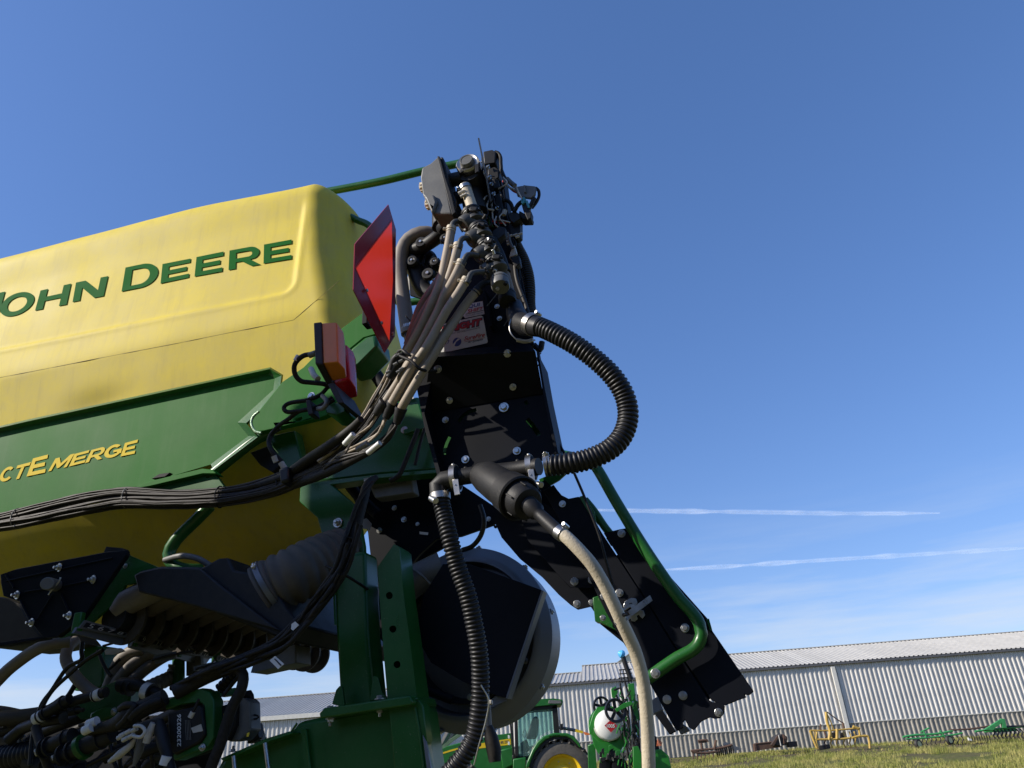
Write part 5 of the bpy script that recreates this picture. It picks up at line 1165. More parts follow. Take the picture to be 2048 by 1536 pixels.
plate('under_tray', [(-40, 1445), (60, 1440), (330, 1430), (420, 1500), (440, 1600), (-40, 1600)], -.42, .02, BLACK, PL, 0)
# control unit in its green cradle
CR_ = plate('cradle', [(326, 1402), (366, 1384), (404, 1376), (420, 1384), (428, 1400), (428, 1476), (416, 1494), (350, 1522), (340, 1512), (402, 1486), (412, 1470), (408, 1412), (400, 1404), (366, 1408), (332, 1420)], .28, .05, GREEN, PL, .004)
EC = plate('control_unit', [(334, 1426), (398, 1410), (404, 1416), (410, 1470), (398, 1486), (350, 1510), (336, 1500)], .29, .06, BPLAS, PL, .006)
V2, F2 = text2d('23200326', .02)
pa, pb_, pc_, pd_ = (354, 1493), (354, 1428), (362, 1426), (362, 1490)     # text runs upward: left edge = bottom
f4 = lambda u, v: (pa[0]+(pd_[0]-pa[0])*(1-v)+(0)*u, pa[1]+(pb_[1]-pa[1])*u)
mkobj('lettering', mesh('lettering', [M(*f4(x, y), .293) for x, y in V2], F2), EC, WHITE)
plate('unit_label', [(382, 1456), (402, 1448), (406, 1462), (386, 1466)], .293, .001, DWHITE, EC, 0)
for k in range(4): plate('unit_line', [(370+k*3, 1440), (371+k*3, 1440), (373+k*3, 1480), (372+k*3, 1480)], .2925, .0006, GPLAS, EC, 0)
pbolt(405, 1495, .285, 7, PL, 'nut'); ptube('label_sleeve', [(380, 1435, .32), (386, 1424, .32)], 5, DWHITE, PL); ptube('cable', [(398, 1398, .32), (390, 1416, .32), (380, 1434, .32)], 3, BPLAS, PL)
ptube('main_harness', [(470, 1330, .29), (486, 1350, .29), (482, 1380, .29), (466, 1410, .29), (452, 1450, .29), (440, 1490, .29), (424, 1530, .29), (416, 1560, .29)], 11, LOOM, PL, seg=14)
plate('switch_box', [(474, 1396), (492, 1396), (500, 1404), (501, 1460), (484, 1480), (458, 1484), (452, 1470), (470, 1410)], .22, .06, GPLAS, PL, .005)
plate('switch_box', [(440, 1412), (472, 1404), (470, 1450), (456, 1482), (446, 1480)], .24, .06, BPLAS, PL, .005)
plate('warning_tag', [(447, 1428), (458, 1425), (453, 1436), (446, 1438)], .26, .001, DYEL, PL, 0); plate('warning_tag', [(494, 1466), (499, 1465), (497, 1473), (493, 1474)], .26, .001, DYEL, PL, 0)
plate('box_back', [(494, 1444), (512, 1446), (518, 1476), (510, 1482), (494, 1488)], .05, .04, BPLAS, PL, .003)
ptube('ring_loop', [(500, 1432, .2), (510, 1430, .2), (518, 1434, .2), (512, 1438, .2), (500, 1437, .2)], 1.8, BPLAS, PL)
ptube('horn', [(486, 1392, .18), (498, 1388, .18), (504, 1400, .18)], [6, 8, 5], BPLAS, PL); ptube('wire', [(506, 1404, .2), (502, 1416, .2), (498, 1426, .2)], 1.6, BPLAS, PL)
plate('upper_rail', [(420, 1383), (470, 1375), (484, 1388), (440, 1394)], .14, .03, GREEN, PL, .003)
ptube('spring', [(440, 1378, .22), (452, 1366, .22), (466, 1352, .22), (478, 1344, .22)], 12, RUBBER, PL, corr=(.014, .2), seg=18)
ptube('cable', [(446, 1392, .24), (460, 1374, .24), (478, 1352, .24)], 4, RUBBER, PL)

# ---------------------------------------------------------------- made-up wing out of frame on the left, added to cast shade
wing = [(-4.9, -3.0)]
box('shade_wing_frame', Vector((-3.7, -1.10, 2.60)), (2.6, .18, .18), GREEN, PL, bevel=.01)
box('shade_wing_frame', Vector((-3.7, -1.10, 1.75)), (2.6, .18, .18), GREEN, PL, bevel=.01)
for k in range(6):
    x = -2.62-k*.40
    box('shade_hopper', Vector((x, -1.12, 2.98)), (.33, .5, .42), BPLAS, PL, bevel=.05)
    box('shade_shank', Vector((x, -1.10, 2.2)), (.22, .16, .9), GREEN, PL, bevel=.01)
    cyl('unseen_gauge_wheel', Vector((x-.06, -1.28, 1.75)), Vector((x+.06, -1.28, 1.75)), .2, RUBBER, PL, seg=28)
for k in range(2):
    for j in range(2):
        box('shade_hopper', Vector((-3.05+k*.40, -1.15, 3.05+j*.68)), (.38, .2, .65), BPLAS, PL, bevel=.05)
box('shade_wing_frame', Vector((-2.85, -1.28, 3.3)), (.12, .06, 1.5), GREEN, PL, bevel=.01)

# ====================================================================== GROUND
def gz(x, y):
    b_ = lerp_tab([(-1e5, 0.0), (8, 0.0), (26, -.22), (34, -.1), (50, .42), (56, .45), (1e5, .45)], y)
    return b_
def gzn(x, y): return gz(x, y)+noise.noise(Vector((x*.25, y*.25, 0)))*.05+noise.noise(Vector((x*1.1, y*1.1, 4)))*.015
xs = [-9000, -2000, -600, -200, -90, -60]+[-45+i*1.0 for i in range(106)]+[75, 100, 200, 600, 2000, 9000]
ys = [-9000, -1500, -300, -60, -20, -8]+[-4+i*1.0 for i in range(64)]+[64, 75, 90, 120, 200, 500, 1500, 6000, 15000]
V = [(x, y, gzn(x, y) if abs(x) < 80 and -20 < y < 100 else gz(x, y)) for y in ys for x in xs]
nx = len(xs); F = [(j*nx+i, j*nx+i+1, (j+1)*nx+i+1, (j+1)*nx+i) for j in range(len(ys)-1) for i in range(nx-1)]
gm = bpy.data.materials.new('field_ground'); gm.use_nodes = True
n = gm.node_tree; b = n.nodes['Principled BSDF']; K = n.links.new; b.inputs['Roughness'].default_value = .95; b.inputs['Specular IOR Level'].default_value = .1
tcn = n.nodes.new('ShaderNodeTexCoord')
def nnoise(sc_, det=6, w=None):
    q_ = n.nodes.new('ShaderNodeTexNoise'); q_.inputs['Scale'].default_value = sc_; q_.inputs['Detail'].default_value = det; q_.inputs['Roughness'].default_value = .65; K(tcn.outputs['Object'], q_.inputs['Vector']); return q_
a1 = nnoise(.35, 8); a2 = nnoise(3.5, 8); a3 = nnoise(14, 6)
def ramp(src, c0, c1, p0=.35, p1=.65):
    r_ = n.nodes.new('ShaderNodeValToRGB'); e = r_.color_ramp.elements; e[0].position = p0; e[1].position = p1; e[0].color = c0+(1,); e[1].color = c1+(1,); K(src.outputs['Fac'], r_.inputs[0]); return r_
soil = ramp(a3, (.05, .038, .028), (.16, .125, .09)); grs = ramp(a2, (.05, .08, .018), (.19, .175, .06))
mk = ramp(a1, (0, 0, 0), (1, 1, 1), .36, .58)
mxg = n.nodes.new('ShaderNodeMixRGB'); K(mk.outputs[0], mxg.inputs['Fac']); K(soil.outputs[0], mxg.inputs['Color1']); K(grs.outputs[0], mxg.inputs['Color2']); K(mxg.outputs[0], b.inputs['Base Color'])
bp = n.nodes.new('ShaderNodeBump'); bp.inputs['Strength'].default_value = .6; bp.inputs['Distance'].default_value = .05; K(a3.outputs['Fac'], bp.inputs['Height']); K(bp.outputs[0], b.inputs['Normal'])
GO = mkobj('ground', mesh('ground', V, F), None, gm, True); GO['kind'] = 'structure'

# grass tufts
grm = bpy.data.materials.new('grass_blades'); grm.use_nodes = True
n = grm.node_tree; b = n.nodes['Principled BSDF']; K = n.links.new; b.inputs['Roughness'].default_value = .7; b.inputs['Specular IOR Level'].default_value = .2
tcn = n.nodes.new('ShaderNodeTexCoord')
g1 = ramp(nnoise(.9, 7), (.22, .27, .05), (.62, .55, .22), .38, .66); g2 = ramp(nnoise(60, 2), (.6, .6, .6), (1.25, 1.2, 1.1))
mg = n.nodes.new('ShaderNodeMixRGB'); mg.blend_type = 'MULTIPLY'; mg.inputs['Fac'].default_value = 1
K(g1.outputs[0], mg.inputs['Color1']); K(g2.outputs[0], mg.inputs['Color2']); K(mg.outputs[0], b.inputs['Base Color'])
tr = n.nodes.new('ShaderNodeBsdfTranslucent'); K(mg.outputs[0], tr.inputs['Color']); ms = n.nodes.new('ShaderNodeMixShader'); ms.inputs[0].default_value = .3
K(b.outputs[0], ms.inputs[1]); K(tr.outputs[0], ms.inputs[2]); K(ms.outputs[0], n.nodes['Material Output'].inputs['Surface'])
random.seed(3); V = []; F = []
cnt = 0
while cnt < 15000:
    Y = random.uniform(23, 52); x = random.uniform(2, Y*.80+4) if random.random() < .8 else random.uniform(-22, 8)
    d = noise.noise(Vector((x*.3, Y*.3, 9)))+.5*noise.noise(Vector((x*.9, Y*.9, 2)))
    soilstrip = 1.0 if (43.5 < Y < 50 and 13 < x < 40 and noise.noise(Vector((x*.4, Y*.6, 5))) > -.22) else 0
    if d < -.18+random.uniform(-.1, .1) or (soilstrip and random.random() < .92): 
        cnt += 0; 
        if random.random() < .0: pass
        continue
    cnt += 1
    z = gzn(x, Y); h0 = random.uniform(.08, .24)*(1.25 if d > .15 else .8)
    for k in range(9):
        a = random.uniform(0, 6.28); l = h0*random.uniform(.6, 1.2); ln = random.uniform(.1, .7)*l; w = random.uniform(.006, .013)
        bx, by = x+random.gauss(0, .09), Y+random.gauss(0, .09); ux, uy = math.cos(a), math.sin(a); i = len(V)
        V += [(bx-uy*w, by+ux*w, z-.02), (bx+uy*w, by-ux*w, z-.02), (bx+ux*ln*.4+uy*w*.7, by+uy*ln*.4-ux*w*.7, z+l*.6), (bx+ux*ln*.4-uy*w*.7, by+uy*ln*.4+ux*w*.7, z+l*.6), (bx+ux*ln, by+uy*ln, z+l)]
        F += [(i, i+1, i+2, i+3), (i+3, i+2, i+4)]
gr = mkobj('grass', mesh('grass', V, F), None, grm); gr['kind'] = 'stuff'; gr['label'] = 'rough green and straw coloured grass in front of the long metal shed'; gr['category'] = 'grass'
random.seed(9); V = []; F = []
for _ in range(2600):
    x = random.uniform(6, 40); Y = random.uniform(43, 51.5); r_ = random.uniform(.015, .07); z = gzn(x, Y); i = len(V)
    for (dx, dy, dz) in ((1, 0, 0), (0, 1, 0), (-1, 0, 0), (0, -1, 0), (0, 0, .9), (0, 0, -.5)): V.append((x+dx*r_*random.uniform(.6, 1.3), Y+dy*r_*random.uniform(.6, 1.3), z+dz*r_))
    F += [(i, i+1, i+4), (i+1, i+2, i+4), (i+2, i+3, i+4), (i+3, i, i+4)]
SOIL = mat('dry_soil', (.10, .078, .055), .95, var=.35, vscale=3, spec=.1)
cl = mkobj('soil_clods', mesh('soil_clods', V, F), None, SOIL); cl['kind'] = 'stuff'

# ====================================================================== SHEDS
GALVS = mat('galvanised_sheet', (.66, .635, .59), .45, metal=.1, objvar=.13, streak=.25, streakcol=(.35, .31, .25), var=.10, vscale=1.2, dust=.12, dustcol=(.45, .43, .38))
GALVR = mat('galvanised_roof_sheet', (.50, .48, .43), .55, metal=.2, objvar=.12, streak=.2, streakcol=(.3, .27, .22), var=.10, vscale=1.0, dust=.15, dustcol=(.42, .40, .35))
DIRTY = mat('weathered_lower_sheet', (.40, .37, .315), .6, metal=.1, objvar=.2, var=.25, vscale=1.5, dust=.3, dustcol=(.2, .165, .12))
TRIMD = mat('eave_shadow_grey', (.10, .10, .105), .5, var=.1)
TRIMW = mat('pale_trim', (.62, .60, .54), .45, var=.08)
def rib_profile(w=.9, p=.3, h=.055, top=.07, sl=.04):
    P = []; k = 0.0
    n_ = int(round(w/p))
    for i in range(n_):
        x0 = i*p; fl = p-top-2*sl
        P += [(x0, 0), (x0+fl, 0), (x0+fl+sl, h), (x0+fl+sl+top, h), (x0+p-.001, 0)]
    P.append((w, 0)); return P
def panel_mesh(name, length, mt, w=.9, vertical=True, p=.3, h=.055):
    P = rib_profile(w, p, h); V = []; F = []
    for x, d in P:
        V += [(x, -d, 0), (x, -d, length)] if vertical else [(x, 0, d), (x, length, d)]
    for i in range(len(P)-1): F.append((2*i, 2*i+2, 2*i+3, 2*i+1))
    me = mesh(name, V, F); me.materials.append(mt); return me
def inst(name, me, parent, loc, rot=None):
    o = bpy.data.objects.new(name, me); COL.objects.link(o); o.parent = parent; o.location = loc
    if rot: o.rotation_euler = rot
    return o
def shed(name, label, loc, rz, x0, x1, eave, depth, rise, band_h, segs=None, back=True):
    t = thing(name, label, 'shed', loc, rz)
    L_ = x1-x0; npan = int(round(L_/.9))
    mu = panel_mesh('wall_panel', eave-band_h-.02, GALVS); ml = panel_mesh('lower_wall_panel', band_h, DIRTY)
    for i in range(npan):
        jx = random.uniform(-.006, .006)
        inst('wall_panel', mu, t, (x0+i*.9, jx, band_h+.02)); inst('lower_wall_panel', ml, t, (x0+i*.9, .02+jx, 0))
    box('wall_rail', ((x0+x1)/2, -.03, band_h), (L_, .05, .05), TRIMW, t, bevel=0)
    box('eave_shadow_strip', ((x0+x1)/2, -.16, eave+.0), (L_+.4, .16, .15), TRIMD, t, bevel=.01)  # dark strip standing in for the shadow line under the eave
    segs = segs or [(x0, x1, depth, rise)]
    for (a, b2, dp, rs) in segs:
        sl = math.hypot(dp+.3, rs); ang = math.atan2(rs, dp+.3); mrf = panel_mesh('roof_panel', sl, GALVR, vertical=False, h=.05)
        for i in range(int(round((b2-a)/.9))):
            inst('roof_panel', mrf, t, (a+i*.9, -.26, eave+.08), (ang, 0, 0))
        hexa('gable_wall', [Vector(p) for p in ((a+.02, .05, 0), (a+.06, .05, 0), (a+.06, 2*dp, 0), (a+.02, 2*dp, 0), (a+.02, .05, eave), (a+.06, .05, eave), (a+.06, 2*dp, eave), (a+.02, 2*dp, eave))], GALVS, t, 0)
        me = prism_mesh('gable_end', [Vector((a+.02, .05, eave)), Vector((a+.02, 2*dp, eave)), Vector((a+.02, dp, eave+rs-.05))], Vector((.04, 0, 0))); mkobj('gable_end', me, t, GALVS)
        me = prism_mesh('gable_end', [Vector((b2-.06, .05, 0)), Vector((b2-.06, 2*dp, 0)), Vector((b2-.06, 2*dp, eave)), Vector((b2-.06, dp, eave+rs-.05)), Vector((b2-.06, .05, eave))], Vector((.04, 0, 0))); mkobj('gable_end', me, t, GALVS)
        box('ridge_cap', ((a+b2)/2, dp+.02, eave+rs+.13), (b2-a, .3, .05), GALVR, t, bevel=0)
        me = mesh('rear_roof', [(a, dp, eave+rs+.1), (b2, dp, eave+rs+.1), (b2, 2*dp+.3, eave), (a, 2*dp+.3, eave)], [(0, 1, 2, 3)]); mkobj('rear_roof', me, t, GALVR)
    box('rear_wall', ((x0+x1)/2, 2*depth, eave/2), (L_, .05, eave), GALVS, t, bevel=0)
    return t
SH = shed('metal_shed', 'long ribbed galvanised metal shed running behind the tractor to the right edge', (.7, 55, .45), -rad(4.7), -12.6, 43.2, 4.98, 8, 1.75, 1.32,
          segs=[(-12.6, 2.7, 6, 1.1), (2.7, 43.2, 8, 1.75)])
box('downspout', Vector((19.75, -.12, 2.4)), (.30, .14, 4.8), TRIMW, SH, bevel=.03)
SH2 = shed('metal_shed', 'lower ribbed metal shed with a shallow grey roof, seen between the planter posts', (-8.2, 52.4, .45), -rad(4.7), -27, -.9, 4.05, 7.2, 1.75, 1.1)
box('eave_trim', Vector((-14, -.28, 4.02)), (26, .05, .28), TRIMW, SH2, bevel=.01)
# pale gable far behind
p = G(1262, 1306, 92)
FS = thing('far_barn', 'pale cream barn gable peeking above the shed roof beside the hose', 'barn', (p.x, 92, .45))
hgt = p.z-.45
me = prism_mesh('wall', [Vector((-4.5, 0, 0)), Vector((4.5, 0, 0)), Vector((4.5, 0, hgt-2.6)), Vector((0, 0, hgt)), Vector((-4.5, 0, hgt-2.6))], Vector((0, 14, 0))); mkobj('wall', me, FS, mat('cream_sheet', (.72, .68, .5), .5, var=.04))
for sgn in (-1, 1):
    me = prism_mesh('roof', [Vector((0, -.2, hgt+.02)), Vector((sgn*4.8, -.2, hgt-2.75)), Vector((sgn*4.8, -.2, hgt-2.65)), Vector((0, -.2, hgt+.12))], Vector((0, 14.4, 0))); mkobj('roof', me, FS, GALVR)

# ====================================================================== CONTRAILS
def contrail(pts, w, label, seed):
    Yd = 4000
    P = catmull([G(x, y, Yd) for x, y in pts], 40); c = P[len(P)//2]
    P = [p-c for p in P]; random.seed(seed)
    R = []
    for i, p in enumerate(P):
        u = i/(len(P)-1); R.append(w*(.7+.5*noise.noise(Vector((u*14, seed, 0))))*min(1, .15+u*6)*min(1, .2+(1-u)*5))
    V, F = tube_vf(P, R, 12); o = mkobj('contrail', mesh('contrail', V, F), None, CLOUD, True); o.location = c
    return tag(o, label, 'contrail', 'contrails in the blue sky')
CLOUD = bpy.data.materials.new('thin_ice_cloud'); CLOUD.use_nodes = True
n = CLOUD.node_tree; n.nodes.clear(); K = n.links.new
out = n.nodes.new('ShaderNodeOutputMaterial'); tcn = n.nodes.new('ShaderNodeTexCoord')
q_ = n.nodes.new('ShaderNodeTexNoise'); q_.inputs['Scale'].default_value = .008; q_.inputs['Detail'].default_value = 3; K(tcn.outputs['Object'], q_.inputs['Vector'])
df = n.nodes.new('ShaderNodeBsdfDiffuse'); tl = n.nodes.new('ShaderNodeBsdfTranslucent'); tp = n.nodes.new('ShaderNodeBsdfTransparent')
for e in (df, tl): e.inputs['Color'].default_value = (.97, .97, .97, 1)
ad = n.nodes.new('ShaderNodeAddShader'); K(df.outputs[0], ad.inputs[0]); K(tl.outputs[0], ad.inputs[1])
lw = n.nodes.new('ShaderNodeLayerWeight'); lw.inputs['Blend'].default_value = .5
iv = n.nodes.new('ShaderNodeMath'); iv.operation = 'SUBTRACT'; iv.inputs[0].default_value = 1; K(lw.outputs['Facing'], iv.inputs[1])
pw = n.nodes.new('ShaderNodeMath'); pw.operation = 'POWER'; pw.inputs[1].default_value = 3; K(iv.outputs[0], pw.inputs[0])
mrr = n.nodes.new('ShaderNodeMapRange'); mrr.inputs['From Min'].default_value = .3; mrr.inputs['From Max'].default_value = .65; mrr.inputs['To Min'].default_value = .10; mrr.inputs['To Max'].default_value = .28; K(q_.outputs['Fac'], mrr.inputs[0])
ml_ = n.nodes.new('ShaderNodeMath'); ml_.operation = 'MULTIPLY'; K(pw.outputs[0], ml_.inputs[0]); K(mrr.outputs[0], ml_.inputs[1])
ms_ = n.nodes.new('ShaderNodeMixShader'); K(ml_.outputs[0], ms_.inputs[0]); K(tp.outputs[0], ms_.inputs[1]); K(ad.outputs[0], ms_.inputs[2]); K(ms_.outputs[0], out.inputs['Surface'])
contrail([(1150, 1019), (1300, 1022), (1500, 1024), (1700, 1027), (1880, 1026)], 22, 'upper straight white contrail ending in the open sky above the shed', 3)
contrail([(1300, 1141), (1450, 1133), (1650, 1120), (1850, 1108), (2100, 1093)], 19, 'lower white contrail slanting up to the right edge of the sky', 8)

# ====================================================================== TRACTOR
def gpl(name, px, Y, th, mt, parent, o_, bevel=.01, holes=()):
    loop = [G(x, y, Y)-o_ for x, y in px]; hl = [[G(x, y, Y)-o_ for x, y in h] for h in holes]
    o = mkobj(name, prism_mesh(name, loop, Vector((0, th, 0)), hl), parent, mt)
    if bevel: bev(o, bevel)
    return o
def gsc(Y): return (G(1130, 1480, Y)-G(1131, 1480, Y)).length
def gtb(name, px, r_, mt, parent, o_, seg=10):
    pts = [G(*p)-o_ for p in px]; return tube(name, pts, r_*gsc(px[0][2]), mt, parent, seg=seg, step=.15)
TY = 25.0
to = Vector((-.6, 26.2, gz(0, 26)))
TR = thing('tractor', 'green farm tractor with yellow wheels parked in front of the long metal shed', 'tractor', to)
GLASS = mat('tinted_cab_glass', (.55, .78, .74), .05, var=.05, trans=.92, ior=1.1, rvar=0)
TYRE = mat('dusty_tyre', (.06, .056, .05), .8, var=.2, dust=.5, dustcol=(.2, .17, .14), vscale=4)
YRIM = mat('yellow_rim_paint', (.75, .50, .02), .35, var=.06)
BG = mat('dark_green_machine_paint', (.015, .13, .02), .4, var=.1)
LG = mat('bright_green_machine_paint', (.022, .19, .022), .38, var=.1)
# hood
HD = gpl('hood', [(857, 1512), (878, 1501), (895, 1492), (922, 1485), (960, 1476), (990, 1470), (1024, 1466), (1026, 1560), (857, 1560)], TY+.75, 1.0, BG, TR, to, .06)
gpl('yellow_stripe', [(872, 1509), (900, 1500), (922, 1494), (955, 1489), (955, 1492), (922, 1497.5), (900, 1503.5), (873, 1512)], TY+.745, .01, YRIM, TR, to, 0)
YS = gpl('yellow_stripe', [(950, 1489), (988, 1482), (1021, 1477), (1022, 1489), (988, 1493.5), (950, 1498)], TY+.745, .01, YRIM, TR, to, 0)
text_on('lettering', 'DEERE', ((981, 1485.5), (999, 1482.6), (999, 1487), (981, 1489.5)), lambda x, y: G(x, y, TY+.74)-to, DARKTXT, YS, .02)
text_on('lettering', '8R 230', ((1001, 1482.5), (1017, 1480), (1017, 1486), (1001, 1488)), lambda x, y: G(x, y, TY+.74)-to, DARKTXT, YS, .02)
for x, y in ((868, 1514), (866, 1524)): gpl('headlight', [(x-5, y-4), (x+4, y-6), (x+6, y+3), (x-4, y+4)], TY+.7, .06, WHITE, TR, to, .01)
gpl('engine_vent', [(898, 1514), (915, 1507), (922, 1520), (902, 1534)], TY+.74, .02, BPLAS, TR, to, 0)
for x, y in ((1018, 1474), (1018, 1487)): gpl('work_light', [(x-2, y-4), (x+2, y-3), (x+2, y+4), (x-2, y+3)], TY+.6, .08, WHITE, TR, to, .01)
# cab
CB = gpl('cab_roof', [(1014, 1414), (1022, 1402), (1067, 1399), (1088, 1397.5), (1108, 1397), (1124, 1399), (1126, 1404), (1124, 1409), (1099, 1410), (1016, 1418)], TY+.1, 1.9, BG, TR, to, .05)
gpl('roof_light', [(1098, 1400), (1122, 1401), (1123, 1407), (1096, 1407)], TY+.07, .04, GPLAS, CB, to, .01)
gpl('cab_header', [(1018, 1417), (1114, 1409), (1114, 1417), (1018, 1424)], TY+.2, 1.7, BPLAS, TR, to, .01)
for q_ in ([(1029, 1422), (1035, 1421), (1037, 1512), (1030, 1514)], [(1104, 1412), (1114, 1410), (1119, 1466), (1108, 1468)], [(1018, 1436), (1022, 1436), (1030, 1512), (1026, 1514)]):
    gpl('pillar', q_, TY+.2, .08, BPLAS, TR, to, .01); gpl('pillar', q_, TY+1.75, .08, BPLAS, TR, to, .01)
gpl('window', [(1036, 1420), (1104, 1417), (1108, 1460), (1092, 1464), (1077, 1474), (1066, 1490), (1060, 1512), (1036, 1513)], TY+.24, .012, GLASS, TR, to, 0)
gpl('window', [(1036, 1424), (1104, 1420), (1108, 1466), (1036, 1513)], TY+1.78, .012, GLASS, TR, to, 0)
gpl('seat', [(1056, 1462), (1066, 1434), (1074, 1432), (1078, 1438), (1076, 1466), (1072, 1478), (1052, 1478)], TY+.8, .5, BPLAS, TR, to, .04)
gpl('console', [(1040, 1486), (1054, 1478), (1060, 1500), (1044, 1512)], TY+.7, .3, BPLAS, TR, to, .03)
gtb('steering_wheel', [(1046, 1466, TY+.9), (1050, 1458, TY+.9), (1054, 1468, TY+.9), (1048, 1476, TY+.9), (1045, 1468, TY+.9)], 1.0, BPLAS, TR, to, 8)
gtb('exhaust_stack', [(1024, 1430, TY+.6), (1026, 1500, TY+.6)], 2.2, GPLAS, TR, to); gtb('mirror_arm', [(1118, 1440, TY+.1), (1121, 1452, TY), (1123, 1460, TY)], .8, BPLAS, TR, to)
gpl('mirror', [(1120, 1448), (1126, 1447), (1126, 1460), (1120, 1461)], TY, .04, BPLAS, TR, to, .01)
gpl('cab_floor', [(1024, 1510), (1064, 1506), (1062, 1520), (1026, 1524)], TY+.3, 1.4, BPLAS, TR, to, .02)
gpl('step_frame', [(1026, 1518), (1052, 1514), (1050, 1560), (1026, 1560)], TY+.1, 1.0, BG, TR, to, .03)
gpl('hydraulic_box', [(1000, 1500), (1026, 1494), (1026, 1530), (1006, 1540)], TY+.4, .4, BG, TR, to, .03)
# fender: a curved sheet over the rear wheel
fa = [(1051, 1536), (1056, 1518), (1064, 1500), (1074, 1484), (1088, 1472), (1106, 1466), (1134, 1466), (1148, 1472), (1158, 1484), (1164, 1496)]
fb = [(1058, 1536), (1063, 1518), (1070, 1504), (1080, 1490), (1092, 1479), (1108, 1473), (1132, 1473), (1144, 1478), (1154, 1488), (1160, 1496)]
gpl('fender', fa+fb[::-1], TY-.25, .75, BG, TR, to, .03)
fc2 = [(1064, 1536), (1068, 1520), (1076, 1506), (1086, 1494), (1098, 1484), (1110, 1479), (1130, 1479), (1142, 1484), (1152, 1493), (1166, 1500)]
gpl('fender_liner', fb+fc2[::-1], TY-.2, .7, BPLAS, TR, to, .01)
def wheel(cx, cy, r_px, Y, w, parent, o_, rimr=.62, lugs=26):
    c = G(cx, cy, Y)-o_; R0 = r_px*gsc(Y)
    t = lathe('tyre', c, Vector((0, -1, 0)), [(-w/2, R0*rimr), (-w*.48, R0*.8), (-w*.40, R0*.93), (-w*.2, R0*.955), (w*.2, R0*.955), (w*.40, R0*.93), (w*.48, R0*.8), (w/2, R0*rimr)], TYRE, parent, 56, closed_ends=False)
    for k in range(lugs):
        for sd in (-1, 1):
            an = 2*math.pi*(k+(.5 if sd > 0 else 0))/lugs; R_m = Matrix.Rotation(an, 3, 'Y')
            box('lug', c+R_m @ Vector((R0*.955, sd*w*.23, 0)), (R0*.09, w*.5, R0*.075), TYRE, t, rot=R_m @ Matrix.Rotation(sd*.55, 3, 'X'), bevel=0)
    rm = lathe('rim', c+Vector((0, -w*.42, 0)), Vector((0, -1, 0)), [(-.3, R0*rimr*.98), (.0, R0*rimr*1.02), (.01, R0*rimr*.97), (-.05, R0*rimr*.9), (-.12, R0*rimr*.82), (-.14, R0*.36), (-.08, R0*.3), (-.02, R0*.16), (0, R0*.12), (0, .001)], YRIM, parent, 48)
    for k in range(8):
        an = 2*math.pi*k/8+.2; bolt(c+Vector((math.cos(an)*R0*.42, -w*.42+.14, math.sin(an)*R0*.42)), Vector((0, -1, 0)), .035, rm, 'hex')
wheel(1125, 1554, 66, TY+.1, .6, TR, to)
wheel(915, 1580, 52, TY+.1, .5, TR, to, lugs=22)
gtb('hitch_arm', [(1118, 1455, TY+.6), (1136, 1458, TY+.6), (1152, 1461, TY+.5)], 3, GPLAS, TR, to); gpl('marker_strip', [(1151, 1458), (1166, 1462), (1166, 1467), (1151, 1464)], TY+.3, .03, YRIM, TR, to, 0)
gpl('marker_strip', [(1166, 1463), (1180, 1467), (1180, 1470), (1170, 1470)], TY+.3, .03, mat('orange_paint', (.8, .2, .05), .5), TR, to, 0)
gpl('rear_linkage', [(1150, 1500), (1172, 1498), (1176, 1540), (1158, 1540)], TY+.5, .5, BPLAS, TR, to, .02)

# ====================================================================== GREEN APPLICATOR WITH WHITE TANK
AY = 23.0
ao = Vector((G(1230, 1500, AY).x, AY, gz(0, AY)))
AR = thing('applicator', 'folded bright green field applicator carrying a round white tank with a red diamond placard', 'applicator', ao)
k1 = gsc(AY)
c = G(1218, 1450, AY)-ao
TK = lathe('white_tank', c, Vector((0, -1, 0)), [(-1.6, 20*k1), (-1.5, 28*k1), (0, 29*k1), (.12, 27*k1), (.2, 20*k1), (.23, 8*k1), (.235, .001)], mat('white_gel_coat', (.8, .79, .74), .35, var=.04), AR, 48)
dz = gpl('placard', [(1222, 1439), (1234, 1452), (1222, 1465), (1209, 1451)], AY-.27, .004, mat('placard_red', (.5, .02, .03), .4), AR, ao, 0)
text_on('lettering', '1005', ((1213.5, 1448), (1229.5, 1448), (1229.5, 1455.5), (1213.5, 1455.5)), lambda x, y: G(x, y, AY-.275)-ao, WHITE, dz, .03)
lathe('tank_cradle', c+Vector((0, .5, 0)), Vector((0, -1, 0)), [(-.3, 29.5*k1), (0, 29.5*k1), (0, 38*k1), (-.3, 38*k1), (-.3, 29.5*k1)], LG, AR, 40, smooth=False, closed_ends=False)
gpl('cradle_arm', [(1186, 1428), (1195, 1414), (1212, 1413), (1222, 1420), (1204, 1428), (1192, 1446), (1186, 1462), (1180, 1470), (1178, 1455)], AY+.1, .12, LG, AR, ao, .01)
gpl('cradle_arm', [(1183, 1470), (1200, 1484), (1232, 1484), (1248, 1466), (1258, 1450), (1262, 1460), (1250, 1490), (1246, 1512), (1200, 1512), (1188, 1490)], AY+.1, .15, LG, AR, ao, .01)
